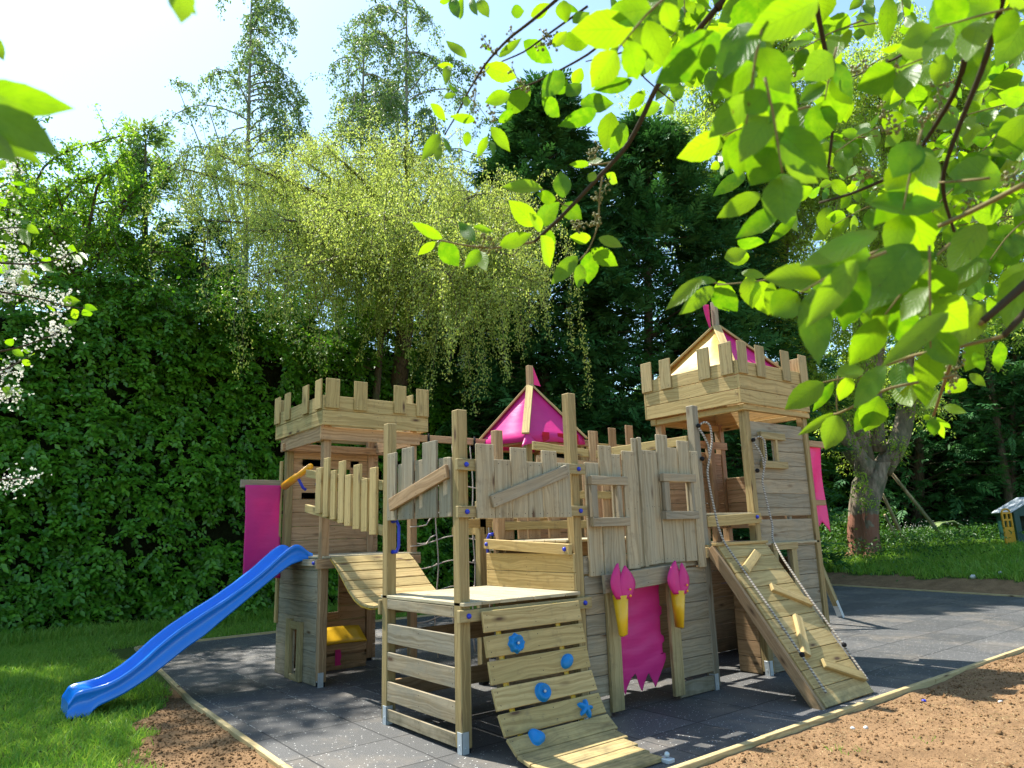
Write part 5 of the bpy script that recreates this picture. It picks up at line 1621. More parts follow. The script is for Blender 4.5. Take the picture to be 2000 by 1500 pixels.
# ---- big spring tree at the right with a forked, painted trunk
def big_tree():
    T = 21.0
    base = at(1690, 1080, 23.2)
    gz_ = float(ground_z(base[0], base[1], False))
    root = tree_empty("ash_tree", base[0], base[1], "big tree with forked grey trunk, reddish paint band and pale spring leaves")
    t = 23.2
    A_ = lambda x, y, dt=0: at(x, y, t + dt)
    fork = A_(1718, 905)
    m = MB()
    n = 26
    tr = resample(np.array([A(base[0], base[1], gz_ - 0.15), A_(1688, 1040), A_(1690, 990), A_(1700, 940), fork]), n)
    rad = np.interp(np.linspace(0, 1, n), [0, 0.06, 0.14, 0.5, 0.8, 1], [0.74, 0.55, 0.46, 0.44, 0.50, 0.40])
    # fluted trunk
    sides = 28; vs = []
    for i in range(n):
        for k in range(sides):
            a_ = 2 * PI * k / sides
            fl_ = 1 + 0.10 * math.sin(3 * a_ + 1.0 + i * 0.05) + 0.06 * math.sin(7 * a_ + i * 0.08) + (0.22 * math.sin(5 * a_ + 1) * max(0, 1 - i / 3.5))
            vs.append(tr[i] + rad[i] * fl_ * A(math.cos(a_), math.sin(a_), 0))
    fs = [[i * sides + k, i * sides + (k + 1) % sides, (i + 1) * sides + (k + 1) % sides, (i + 1) * sides + k] for i in range(n - 1) for k in range(sides)]
    m.add(vs, fs, [(0, 0)] * (4 * len(fs)), 0.5, True)
    limbs_px = [([(1700, 930), (1650, 850), (1600, 780), (1560, 690)], 0.40, 0.16), ([(1720, 920), (1760, 860), (1775, 770), (1768, 690), (1790, 600)], 0.34, 0.17),
                ([(1690, 900), (1665, 800), (1690, 690), (1670, 580), (1640, 430), (1600, 300)], 0.30, 0.10), ([(1715, 880), (1705, 760), (1722, 640), (1700, 520), (1730, 380)], 0.26, 0.10),
                ([(1600, 780), (1560, 640), (1530, 520), (1495, 380), (1470, 250), (1465, 120)], 0.20, 0.08), ([(1560, 640), (1500, 560), (1470, 500), (1420, 440), (1370, 330), (1330, 250)], 0.14, 0.04),
                ([(1530, 520), (1540, 400), (1530, 280), (1500, 150), (1520, 20)], 0.13, 0.04), ([(1670, 580), (1740, 480), (1800, 380), (1830, 250)], 0.14, 0.05),
                ([(1768, 690), (1850, 600), (1900, 500), (1960, 420)], 0.14, 0.05), ([(1640, 430), (1660, 280), (1640, 120)], 0.10, 0.04), ([(1790, 600), (1850, 480), (1870, 330), (1930, 200)], 0.12, 0.04),
                ([(1495, 380), (1440, 300), (1400, 230), (1380, 120)], 0.08, 0.03), ([(1470, 500), (1400, 480), (1370, 440)], 0.06, 0.02), ([(1730, 380), (1720, 200), (1740, 60)], 0.09, 0.03),
                ([(1560, 690), (1500, 640), (1440, 660)], 0.07, 0.02), ([(1600, 780), (1560, 760), (1520, 720)], 0.06, 0.02), ([(1800, 380), (1880, 260), (1900, 120)], 0.07, 0.03),
                ([(1900, 500), (1990, 480), (2040, 560)], 0.07, 0.02), ([(1640, 430), (1590, 420), (1560, 330)], 0.06, 0.02)]
    limbs = []
    for pts, r0, r1 in limbs_px:
        k0 = rng.uniform(-0.6, 0.6)
        pl = np.array([A_(x, y, (0 if i == 0 else k0 * i / 2 * 1.0)) for i, (x, y) in enumerate(pts)])
        pl = resample(pl, 16)
        for _ in range(2): pl[1:-1] = (pl[:-2] + 2 * pl[1:-1] + pl[2:]) / 4
        limbs.append((pl, r0, r1)); m.tube(pl, np.linspace(r0, r1, 16), 10)
    PP, DD, NN = [], [], []
    def cluster(p, d, k=9, L=0.14):
        # palmate drooping cluster of leaflets
        ang = rng.random() * 2 * PI
        for j in range(k):
            a_ = ang + 2 * PI * j / k
            PP.append(p + rng.normal(size=3) * 0.07); DD.append(A(math.cos(a_), math.sin(a_), -0.75)); NN.append(A(math.cos(a_) * 0.6, math.sin(a_) * 0.6, 0.8))
    for pl, r0, r1 in limbs:
        Ln = np.linalg.norm(np.diff(pl, axis=0), axis=1).sum()
        for _ in range(int(Ln * 7.5)):
            i = rng.integers(4, 16)
            big = r0 > 0.25
            if big and rng.random() < 0.6: continue
            sp = curve(pl[i], rdir(1)[0] + A(0, 0, 0.25), rng.uniform(1.0, 2.8), 7, 0.25, 0.18)
            m.tube(sp, np.linspace(0.022, 0.006, 8), 4, cap=False)
            for j in range(2, 8):
                for _k in range(3):
                    tw = curve(sp[j], rdir(1)[0] + A(0, 0, 0.1), rng.uniform(0.25, 0.7), 3, 0.3, 0.2)
                    m.tube(tw, 0.004, 3, cap=False)
                    for q in range(1, 4): cluster(tw[q] + rng.normal(size=3) * 0.08, None, rng.integers(5, 9))
    # drooping leafy bough in front of the trunk and behind the right tower
    for _ in range(80):
        x = rng.uniform(1520, 1700); y = rng.uniform(570, 830) if x < 1650 else rng.uniform(560, 760)
        p = A_(x, y, rng.uniform(-1.6, -0.4)); tw = curve(p, rdir(1)[0], 0.6, 4, 0.4, 0.2)
        m.tube(tw, 0.004, 3, cap=False)
        for q in range(5):
            for _k in range(2): cluster(tw[q] + rng.normal(size=3) * 0.15, None, 7)
    o = m.build("trunk", M_TRUNK, root)
    P_, D, Nn = np.array(PP), np.array(DD), np.array(NN); n = len(P_)
    L = 0.125 * rng.uniform(0.6, 1.25, n)
    leaf_mesh("crown", P_, D + rng.normal(size=(n, 3)) * 0.35, Nn + rng.normal(size=(n, 3)) * 0.35, L, L * 0.42, L_BIG, root)
    print("big", n)
b = NB("grey_painted_bark")
geo = b.n("NewGeometry").outputs["Position"]
n1 = b.noise(b.mapping(geo, (7, 7, 1.6)), 1.0, 5, 0.7)
n2 = b.noise(geo, 2.2, 4, 0.6)
c = b.mix(b.ramp(n1, [(0.35, 0.0), (0.65, 1.0)]), (0.11, 0.085, 0.06), (0.32, 0.26, 0.19))
c = b.mix(b.ramp(n2, [(0.48, 0.0), (0.6, 0.55)]), c, (0.09, 0.12, 0.07))
zz = b.n("SeparateXYZ", i_0=geo).outputs[2]
band = b.math('MULTIPLY', b.math('LESS_THAN', b.math('ADD', zz, b.math('MULTIPLY', n1, 0.35)), 2.05), b.math('GREATER_THAN', n2, 0.40))
c = b.mix(b.math('MULTIPLY', band, 0.75), c, (0.27, 0.10, 0.065))
M_TRUNK = b.done(b.bsdf(c, 0.9, 0.15, n1, 0.9, 0.05))
big_tree()
# paler trees seen between the branches at the far right
left_tree("pale far tree at the right edge above the dark thicket", 2010, 640, 31, 3.0, 16, L_BIG, per=40, leaf=(0.16, 0.6))
left_tree("tall light green tree beyond the forked trunk at the upper right", 1860, 330, 30, 4.5, 22, L_BIG, per=44, leaf=(0.17, 0.6))

# leaning poles
M_POLE = bark("pole_bark", (0.22, 0.17, 0.10), (0.42, 0.33, 0.20), (10, 10, 4))
pl_ = empty("leaning_pole", (0, 0, 0)) if 0 else None
for (x0_, y0_, x1_, y1_, r_, l) in ((1742, 925, 1852, 1052, 0.07, "longest of three leaning poles right of the forked trunk"), (1724, 965, 1772, 1068, 0.07, "middle of three leaning poles, steeper and close to the forked trunk"), (1728, 1005, 1760, 1072, 0.06, "short leaning pole nearest the forked trunk")):
    a_, b_ = at(x1_, y1_, 24.2), at(x0_, y0_, 23.9)
    a_[2] = float(ground_z(a_[0], a_[1], False)) - 0.05
    m = MB(); m.tube(resample(np.array([a_, b_]), 6), np.linspace(r_, r_ * 0.7, 6), 8)
    tag(m.build("leaning_pole", M_POLE), l, "pole", "poles leaning on the big tree")

# plastic playhouse at the right edge
def playhouse():
    t = 21.0
    p = at(1975, 1072, t); gz_ = float(ground_z(p[0], p[1], False))
    u_ = unit(A(_r[0], _r[1], 0)); f_ = unit(A(_f[0], _f[1], 0))
    u_ = unit(u_ * 0.97 - f_ * 0.22); f_ = unit(np.cross(A(0, 0, 1), u_))
    sc = t / FPX
    root = empty("playhouse", (p[0], p[1], gz_), "green plastic playhouse with grey tiled roof and an open mustard yellow door", "playhouse")
    O = A(*at(1992, 1080, t)); O[2] = gz_
    def w3(a_, d_, z_): return O + u_ * a_ + f_ * d_ + A(0, 0, z_)
    W_, D_, H_ = 1.35, 1.15, 1.02
    M_PG = plain("dark_green_plastic", (0.008, 0.055, 0.045), 0.45, 0.4); M_RF = plain("pale_roof_plastic", (0.48, 0.52, 0.58), 0.5, 0.4)
    M_MU = plain("mustard_plastic", (0.55, 0.27, 0.01), 0.45, 0.4); M_LG = plain("lime_plastic", (0.2, 0.5, 0.03), 0.4, 0.4)
    m = MB()
    def slab(a0, a1, z0_, z1_, d_=0.0, t_=0.06): m.board(w3(a0, d_, (z0_ + z1_) / 2), w3(a1, d_, (z0_ + z1_) / 2), z1_ - z0_, t_, f_)
    slab(0, W_, 0, 0.36); slab(0, 0.15, 0.36, H_); slab(W_ - 0.15, W_, 0.36, H_); slab(0.15, W_ - 0.15, 0.86, H_)
    m.prism([(0, 0), (W_, 0), (W_ / 2, 0.34)], w3(0, 0.03, H_), u_, (0, 0, 1), -0.06)
    m.board(w3(0.03, 0, H_ / 2), w3(0.03, D_, H_ / 2), H_, 0.05, u_); m.board(w3(W_ - 0.03, 0, H_ / 2), w3(W_ - 0.03, D_, H_ / 2), H_, 0.05, u_); m.board(w3(0, D_, H_ / 2), w3(W_, D_, H_ / 2), H_, 0.05, f_)
    m.build("wall", M_PG, root)
    m = MB()
    for sg in (-1, 1):
        e = w3(W_ / 2 + sg * (W_ / 2 + 0.10), 0, H_ - 0.06); rdg = w3(W_ / 2, 0, H_ + 0.38)
        sl_ = rdg - e; nn2 = unit(np.cross(f_, sl_)); nn2 = nn2 if nn2[2] > 0 else -nn2
        for k in range(6):
            q = e + sl_ * (k + 0.5) / 6 + nn2 * (0.02 + 0.012 * 0)
            m.board(q - f_ * 0.10, q + f_ * (D_ + 0.10), np.linalg.norm(sl_) / 6 * 1.04, 0.035, nn2 + unit(sl_) * -0.06 * 1)
    m.build("roof", M_RF, root)
    m = MB()
    dd_ = w3(-0.06, -0.02, 0); du = unit(-u_ * 0.75 - f_ * 0.55)
    m.board(dd_ + du * 0.24 + A(0, 0, 0.0), dd_ + du * 0.24 + A(0, 0, 0.55), 0.46, 0.05, np.cross(du, A(0, 0, 1)), ch=0.01)
    for a0 in (0.04, 0.24, 0.44): m.board(dd_ + du * a0 + A(0, 0, 0.55), dd_ + du * a0 + A(0, 0, 0.95), 0.06, 0.05, np.cross(du, A(0, 0, 1)), ch=0.01)
    for z_ in (0.76, 0.96): m.board(dd_ + du * 0.01 + A(0, 0, z_), dd_ + du * 0.47 + A(0, 0, z_), 0.06, 0.051, np.cross(du, A(0, 0, 1)), ch=0.01)
    arc = [dd_ + du * (0.24 + 0.2 * math.cos(a_)) + A(0, 0, 0.95 + 0.13 * math.sin(a_)) for a_ in np.linspace(0, PI, 12)]
    m.tube(arc, 0.028, 8)
    m.build("door", M_MU, root)
    m = MB(); m.board(w3(0.16, -0.1, 0.40), w3(W_ - 0.1, -0.1, 0.40), 0.2, 0.05, (0, 0, 1), ch=0.02); m.build("shelf", M_LG, root)
playhouse()
# arched garden tunnel lying in the grass
m = MB()
pts = [at(x, y, 24.5) for x, y in ((1825, 1040), (1840, 1022), (1862, 1018), (1885, 1030), (1905, 1050))]
pts = resample(np.array(pts), 14)
g = [[p + unit(A(_f[0], _f[1], 0)) * 0.5 * v_ for v_ in np.linspace(0, 1, 4)] for p in pts]
m.sheet(np.array(g), thick=0.03)
for p_ in (pts,): m.tube(p_, 0.035, 6); m.tube(p_ + unit(A(_f[0], _f[1], 0)) * 0.5, 0.035, 6)
M_TUN = plain("faded_green_hoop", (0.16, 0.22, 0.07), 0.7, 0.3)
tag(m.build("garden_hoop", M_TUN), "faded green arched hoop lying in the shade between poles and playhouse", "hoop")

# house roof glimpsed far right
M_TL = plain("brown_roof_tile", (0.22, 0.12, 0.08), 0.9, 0.1, 6, 0.6, 0.4)
hs = at(1965, 800, 46); hz = float(ground_z(hs[0], hs[1], False))
house = empty("house", (hs[0], hs[1], hz), "brown tiled house roof glimpsed through leaves at the far right", "house")
u_ = unit(A(_r[0], _r[1], 0)); f_ = unit(A(_f[0], _f[1], 0))
tz = at(1960, 742, 46)[2]; ez = at(1960, 830, 46)[2]
m = MB(); m.board(hs * A(1, 1, 0) + A(0, 0, (hz + ez) / 2) - u_ * 1.5 + f_ * 2, hs * A(1, 1, 0) + A(0, 0, (hz + ez) / 2) + u_ * 9 + f_ * 2, ez - hz, 4, f_); m.build("wall", plain("brick", (0.3, 0.15, 0.1), 0.9, 0.1), house)
m = MB(); q = hs * A(1, 1, 0)
m.board(q - u_ * 1.2 + A(0, 0, (ez + tz) / 2), q + u_ * 9 + A(0, 0, (ez + tz) / 2), np.hypot(tz - ez, 2.4), 0.15, unit(-f_ * (tz - ez) + A(0, 0, 2.4) * 1.0))
m.build("roof", M_TL, house)

# ---- grass
def grass(name, pts, hmin, hmax, label, wid=0.006, mat=L_GRASS):
    n = len(pts)
    ln = rng.uniform(hmin, hmax, n)
    d = rng.normal(size=(n, 3)) * 0.38 + A(0, 0, 1); d /= np.linalg.norm(d, axis=1)[:, None]
    side = np.cross(d, rdir(n)); side /= np.linalg.norm(side, axis=1)[:, None]
    bend = rng.normal(size=(n, 3)) * A(0.35, 0.35, 0.0) - A(0, 0, 0.15)
    v = np.empty((n, 5, 3), np.float32)
    w_ = wid * rng.uniform(0.6, 1.3, n)[:, None]
    v[:, 0] = pts - side * w_; v[:, 1] = pts + side * w_
    mid = pts + d * ln[:, None] * 0.55
    v[:, 2] = mid + side * w_ * 0.8; v[:, 3] = mid - side * w_ * 0.8
    v[:, 4] = pts + d * ln[:, None] + bend * ln[:, None] * 0.6
    k = (np.arange(n) * 5)[:, None]
    f = []
    base = np.concatenate([k + np.array([0, 1, 2]), k + np.array([0, 2, 3]), k + np.array([3, 2, 4])], 1).reshape(-1, 3)
    o = link(name, raw_mesh(name, v.reshape(-1, 3), base, mat, rnd=np.repeat(rng.random(n) * 0.7 + 0.3 * fbm(pts[:, 0], pts[:, 1], 1.5, 4), 3)))
    return tag(o, label, "grass", kind='stuff')
def scatter(n, x0, x1, y0, y1, cond, power=1.0):
    x = rng.uniform(x0, x1, n); y = y0 + (y1 - y0) * rng.random(n) ** power
    k = cond(x, y) & (rng.random(n) > soil_mask(x, y) * 1.25)
    x, y = x[k], y[k]
    return np.stack([x, y, ground_z(x, y) - 0.005], -1)
outside = lambda x, y: (x < left_edge(y) - 0.05) | (y > 8.38) | (edge_d(x, y) > 0.05) | (y < -1.40)
g1 = scatter(190000, -7.5, -1.1, -0.6, 11.0, outside, 1.15)
g2 = scatter(46000, -1.2, 9.0, 8.38, 11.6, outside)
grass("grass", np.vstack([g1, g2]), 0.03, 0.12, "green lawn grass in shade and sun left of the paving and under the hedge", 0.0045)
g3 = scatter(16000, -7, 9, 10.4, 11.3, outside)
grass("grass", g3, 0.12, 0.34, "long rough grass along the foot of the hedge", 0.006)
g4 = scatter(170000, 14.5, 31.5, -8, 11.5, lambda x, y: outside(x, y) & (edge_d(x, y) > 1.2))
grass("grass", g4, 0.07, 0.24, "lush green grass beyond the dark soil strip at the right", 0.011)
g5 = scatter(260000, -3, 9, -4.4, -1.42, lambda x, y: rng.random(len(x)) < 0.5 * (np.exp(-((x - 2.1) ** 2 + (y + 1.9) ** 2) / 0.05) + np.exp(-((x - 2.75) ** 2 + (y + 2.15) ** 2) / 0.03) + np.exp(-((x - 6.0) ** 2 + (y + 2.1) ** 2) / 0.04)))
grass("grass", g5, 0.02, 0.07, "thin tufts of new grass coming through the front soil", 0.003)
M_STRAW = leafmat("dry_straw", (0.50, 0.38, 0.18), (0.62, 0.50, 0.28), (0.3, 0.25, 0.1), (0.3, 0.25, 0.1), 0.1)
def straw(n, x0, x1, y0, y1):
    x = rng.uniform(x0, x1, n); y = rng.uniform(y0, y1, n)
    k = (soil_mask(x, y) > 0.6) & (fbm(x, y, 1.4, 77) > 0.42); x, y = x[k], y[k]; n = len(x)
    P_ = np.stack([x, y, ground_z(x, y) + 0.006], -1)
    D = rng.normal(size=(n, 3)) * A(1, 1, 0.18)
    L = rng.uniform(0.02, 0.07, n)
    tag(leaf_mesh("straw", P_, D, A(0, 0, 1.0) + rng.normal(size=(n, 3)) * 0.3, L, np.full(n, 0.003), M_STRAW), "bits of dry straw and dead grass strewn over the front soil", "straw", kind='stuff')
straw(9000, -0.5, 8.5, -3.9, -1.42)
g5 = scatter(9000, -2.4, -1.15, -0.5, 2.8, lambda x, y: (fbm(x, y, 2.1, 33) > 0.53))
grass("grass", g5, 0.03, 0.09, "weedy grass tufts on the left soil strip", 0.004)

# cow parsley and nettles round the big tree
def weeds(n, cx, cy, sx, sy, h, mat, leaf, label, name="undergrowth", fl=None):
    x = cx + rng.normal(size=n) * sx; y = cy + rng.normal(size=n) * sy
    z = ground_z(x, y, False) + rng.random(n) * h
    P_ = np.stack([x, y, z], -1)
    o = leaf_mesh(name, P_, rdir(n) + A(0, 0, 0.1), rdir(n) * 0.6 + A(0, 0, 0.8), leaf * rng.uniform(0.6, 1.3, n), leaf * 0.45, mat)
    tag(o, label, "undergrowth", kind='stuff')
q = at(1800, 1050, 24.5)
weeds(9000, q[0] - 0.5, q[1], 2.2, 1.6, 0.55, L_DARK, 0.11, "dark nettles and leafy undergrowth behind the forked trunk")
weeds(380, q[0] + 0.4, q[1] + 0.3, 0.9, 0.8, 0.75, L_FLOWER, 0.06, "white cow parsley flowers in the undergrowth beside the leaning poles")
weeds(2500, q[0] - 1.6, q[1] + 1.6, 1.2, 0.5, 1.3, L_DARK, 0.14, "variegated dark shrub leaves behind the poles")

# ================================================================== near branches of bird cherry
def fine_leaf(mb, base, tip, wid, nrm, curl=0.15, fold=0.18, r=None):
    "a broad toothed leaf with midrib fold, from base to tip"
    base, tip = np.asarray(base, float), np.asarray(tip, float)
    L = np.linalg.norm(tip - base); d = (tip - base) / L
    nrm = unit(nrm - d * np.dot(nrm, d)); s_ = np.cross(nrm, d)
    n = 13; vs = []; uvl = []
    for i in range(n):
        u = i / (n - 1)
        w_ = wid * 0.53 * float(np.interp(u, [0, .08, .2, .35, .5, .65, .78, .88, .95, 1], [0, .42, .78, .98, 1.0, .86, .60, .33, .12, 0]))
        if 0 < u < 0.999: w_ *= 1 + 0.035 * (i % 2 * 2 - 1)
        c = base + d * L * u + nrm * (-curl * L * (u - 0.15) ** 2 + 0.02 * L * math.sin(u * 7))
        for q, vv in ((-1, 0.0), (-0.5, 0.25), (0, 0.5), (0.5, 0.75), (1, 1.0)):
            vs.append(c + s_ * w_ * q + nrm * fold * w_ * (abs(q) ** 1.3) * 0.8); uvl.append((u, vv))
    fs, uvs = [], []
    for i in range(n - 1):
        for j in range(4):
            ids = [i * 5 + j, (i + 1) * 5 + j, (i + 1) * 5 + j + 1, i * 5 + j + 1]
            fs.append(ids); uvs += [uvl[q] for q in ids]
    mb.add(vs, fs, uvs, rng.random() if r is None else r, True)

class Many:
    "collects tubes that become one part each"
    def __init__(self): self.items = []
    def tube(self, *a_, **k_):
        m = MB(); m.tube(*a_, **k_); self.items.append(m)
    def build(self, name, mat, parent):
        for m in self.items: m.build(name, mat, parent)

def pix_leaf(mb, bx, by, tx, ty, w_, d=None, tilt=None, stem=None):
    lp = math.hypot(tx - bx, ty - by)
    if d is None: d = min(2.1, max(0.40, 122.0 / lp * rng.uniform(0.92, 1.1)))
    b0, t0 = at(bx, by, d), at(tx, ty, d * (1 + rng.uniform(-0.035, 0.035)))
    L = np.linalg.norm(t0 - b0)
    view = unit(CAM - b0)
    nrm = view + rng.normal(size=3) * 0.28 + A(0, 0, 0.15)
    fine_leaf(mb, b0, t0, w_ / FPX * d, nrm, rng.uniform(-0.05, 0.28), rng.uniform(0.05, 0.35))
    return b0

def pix_twig(mb, pts, d, r0, r1, ox=0, oy=0, sc=1.0):
    "pts in crop pixels; d scalar or (start, end) depth"
    d0, d1 = (d, d) if np.isscalar(d) else d
    P_ = np.array([at(ox + x / sc, oy + y / sc, d0 + (d1 - d0) * i / (len(pts) - 1)) for i, (x, y) in enumerate(pts)])
    P_ = resample(P_, max(6, len(pts) * 3))
    P_[1:-1] = (P_[:-2] + 2 * P_[1:-1] + P_[2:]) / 4
    mb.tube(P_, np.linspace(r0 * 0.72, r1 * 0.8, len(P_)), 6)
    return P_

tree_r = empty("bird_cherry_tree", (1.9, -7.2, 0.0), "bird cherry whose bright backlit leafy boughs overhang the picture's upper right", "tree")
tw = Many(); twl = Many(); lv = MB(); bud = MB()
LA = """280,285,175,190,50;360,325,540,385,90;555,200,705,310,90;435,280,550,185,42;880,205,720,195,90;1190,180,1140,372,110;1520,170,1203,407,190;
830,508,1000,503,92;915,540,745,617,80;1090,390,892,442,80;985,545,955,745,105;1055,600,985,752,85;1150,440,1065,545,60;1220,510,1108,560,60;650,920,448,913,85;750,967,738,828,85;
715,975,622,945,70;620,1100,488,985,92;612,1102,735,985,90;745,1000,842,1068,85;440,1200,600,1142,72;640,1150,700,1308,112;640,1130,716,1185,60;160,1165,8,1083,50;125,1180,40,1245,42;
150,1182,240,1300,95;320,1180,240,1083,62;310,1110,410,1132,42;345,1225,278,1300,62;345,1225,366,1312,64;885,1160,782,1165,75;925,1160,1040,1210,66;885,1215,1015,1296,82;820,1250,692,1386,78;835,1290,825,1408,62;
880,1230,872,1386,88;880,800,780,803,34;870,800,936,772,40;878,888,908,828,42;960,850,1022,895,52;100,505,192,592,50;320,585,205,570,46;145,655,63,777,58;140,700,136,787,40;165,670,206,747,36;285,640,275,717,42;
380,665,328,770,42;395,620,492,740,66;400,690,415,742,30;490,460,365,500,70;585,420,470,562,100;440,600,500,520,72;750,350,640,482,92;645,480,735,572,82;720,460,770,390,52;765,470,842,402,72;190,320,175,400,42;
215,325,135,318,32;185,410,240,450,34;165,475,230,460,30;300,500,250,490,46;495,60,560,52,60;590,80,690,20,64;750,0,760,112,84;795,112,880,60,64;920,190,868,150,52;980,-20,1030,92,66;400,250,350,215,32;
205,-10,240,92,52;262,-10,236,102,50;335,0,384,76,56;300,-10,322,70,44;145,12,202,-8,32;640,1130,600,1040,60;1040,80,1120,40,60;1000,200,1060,120,60;1020,220,970,320,58;1130,300,1060,380,66;840,330,800,420,60;
700,230,770,150,54;905,60,960,130,56;1180,60,1130,130,60;1230,110,1290,60,60;820,60,760,20,50;1240,560,1300,480,60"""
for e in LA.replace("\n", "").split(";"):
    q = [float(x) for x in e.split(",")]
    pix_leaf(lv, 800 + q[0] / 2.5, q[1] / 2.5, 800 + q[2] / 2.5, q[3] / 2.5, q[4] / 2.5, d=None if q[4] > 150 else rng.uniform(1.45, 1.75))
LB = """200,-60,210,195,250;500,0,150,180,180;480,-80,510,120,190;100,120,150,452,235;60,245,120,442,160;1150,-60,1170,262,235;840,-20,830,212,80;1390,850,1120,862,176;740,1000,1112,1002,155;960,1190,718,1492,230;
680,1290,448,1512,150;790,1130,400,1302,132;440,510,410,727,112;500,390,530,542,92;615,440,630,602,82;390,430,200,592,72;210,575,62,722,82;250,620,205,752,62;435,330,315,386,76;470,920,272,987,82;320,1010,92,1162,92;
390,1055,252,1187,52;215,945,0,1062,92;140,850,-5,932,72;540,1010,525,1142,82;720,620,655,727,62;780,630,735,747,66;795,545,720,682,42;1040,340,975,542,75;955,370,845,522,62;1345,530,1215,602,78;1120,310,1110,412,56;
1270,600,1225,707,82;1510,560,1355,737,92;1510,650,1440,832,92;1070,1270,890,1452,132;1300,1260,1080,1402,112;1300,1090,1130,1312,142;1500,1280,1420,1542,175;335,1320,456,1432,82;240,1380,250,1502,92;150,1340,160,1482,70;
10,1370,60,1522,104;160,1255,36,1255,76;120,1330,236,1345,56;1250,140,1400,60,110;1500,120,1360,330,120;1500,360,1330,420,90;1440,180,1500,300,90;980,560,1050,680,70;900,640,820,720,60;620,300,560,400,66;700,60,760,180,76;
1180,980,1290,1060,80;1400,1000,1260,1080,90;860,830,960,900,60;560,880,640,960,60;640,1060,560,1160,64;1000,720,1080,800,64"""
for e in LB.replace("\n", "").split(";"):
    q = [float(x) for x in e.split(",")]
    pix_leaf(lv, 1400 + q[0] / 2.5, q[1] / 2.5, 1400 + q[2] / 2.5, q[3] / 2.5, q[4] / 2.5)
LC = """325,740,100,897,132;385,735,262,922,60;390,920,168,1057,52;410,935,335,1137,136;650,820,572,1037,150;640,830,512,1030,110;555,660,393,702,112;480,700,420,852,90;690,640,495,892,132;790,735,842,887,142;790,620,770,802,122;
900,660,922,887,112;1030,520,960,772,142;830,690,865,765,50;1265,290,1030,542,172;1060,330,693,612,116;700,300,640,432,60;860,350,760,480,82;520,20,228,417,152;830,0,560,322,222;980,30,770,242,132;1280,20,1000,212,132;
1500,80,1400,422,185;1250,490,1150,682,112;1210,560,1260,672,66;1360,500,1350,682,82;1160,720,1038,802,96;1030,880,1162,917,52;1180,690,1278,762,56;1000,790,925,902,66;950,935,905,960,34;965,950,975,1055,66;
990,945,1070,1030,46;1000,980,1035,1072,38;110,70,246,217,92;20,150,10,347,72;500,180,520,362,62;470,280,455,355,40;520,120,545,190,30;1290,240,1330,360,70;1140,230,1200,330,60;620,420,560,520,66;880,470,790,560,62;1050,600,1010,690,46;
760,540,700,640,66;330,20,420,90,64"""
for e in LC.replace("\n", "").split(";"):
    q = [float(x) for x in e.split(",")]
    pix_leaf(lv, 1500 + q[0] / 3, 500 + q[1] / 3, 1500 + q[2] / 3, 500 + q[3] / 3, q[4] / 3, d=None if math.hypot(q[2] - q[0], q[3] - q[1]) > 230 else rng.uniform(1.25, 1.6))
# fill: further leaves of the same boughs, deeper in
for _ in range(165):
    # leafy side shoots: a short twig with alternate leaves
    x = 2090 - 760 * rng.random() ** 1.2; lim = np.interp(x, [1330, 1450, 1560, 1650, 1800, 1900, 2080], [70, 200, 500, 660, 640, 540, 600])
    y = rng.uniform(-80, lim)
    if x < 1690 and y > 110 and rng.random() < 0.70: continue
    if x < 1880 and 60 < y < 330 and rng.random() < 0.45: continue
    if x < 1600 and y > 380: continue
    big = rng.random() < 0.09
    d = rng.uniform(0.75, 1.1) if big else rng.uniform(1.3, 2.7)
    a_ = rng.uniform(0.45 * PI, 0.95 * PI); ln = 0.16 * FPX / d * rng.uniform(0.7, 1.2)
    dx, dy = math.cos(a_) * ln, math.sin(a_) * ln * 0.7
    pts = [(x, y), (x + dx * 0.5, y + dy * 0.4), (x + dx, y + dy)]
    pix_twig(twl, pts, d, 0.0026, 0.0012)
    for k in range(7):
        u = 0.15 + 0.85 * k / 6; qx, qy = x + dx * u, y + dy * u * (0.8 + 0.2 * u)
        L = rng.uniform(0.05, 0.09) * FPX / d
        b_ = a_ + ((-1) ** k) * rng.uniform(0.5, 1.1) * (1 if k < 6 else 0.1)
        sh = rng.uniform(0.55, 1.0)
        pix_leaf(lv, qx + math.cos(b_) * 5, qy + math.sin(b_) * 5, qx + math.cos(b_) * L * sh, qy + math.sin(b_) * L * sh * 0.9 + L * 0.15, L * rng.uniform(0.36, 0.58), d * (1 + 0.01 * k))
A25 = dict(ox=800, oy=0, sc=2.5); B25 = dict(ox=1400, oy=0, sc=2.5); C3 = dict(ox=1500, oy=500, sc=3.0)
pix_twig(tw, [(1500, 40), (1420, 130), (1330, 260), (1210, 410), (1130, 590), (1060, 720), (900, 890), (740, 1060), (610, 1180)], (1.35, 1.6), 0.0085, 0.005, **A25)
pix_twig(twl, [(610, 1180), (400, 1215), (250, 1195), (110, 1165)], 1.6, 0.004, 0.002, **A25)
pix_twig(twl, [(1000, 790), (905, 805), (880, 800)], 1.6, 0.003, 0.002, **A25)
pix_twig(twl, [(945, 850), (925, 960), (925, 1080), (900, 1160), (870, 1230), (830, 1270)], 1.6, 0.003, 0.002, **A25)
pix_twig(tw, [(740, -20), (600, 100), (480, 190), (370, 310), (290, 440), (230, 560), (170, 660)], (1.5, 1.65), 0.0055, 0.002, **A25)
pix_twig(tw, [(870, 30), (700, 150), (560, 255), (450, 300)], (1.5, 1.62), 0.004, 0.002, **A25)
pix_twig(tw, [(1200, 10), (1020, 120), (900, 250), (760, 330), (600, 410), (500, 440)], (1.5, 1.65), 0.005, 0.002, **A25)
pix_twig(tw, [(1225, 145), (1040, 260), (860, 300)], (1.5, 1.6), 0.004, 0.0015, **A25)
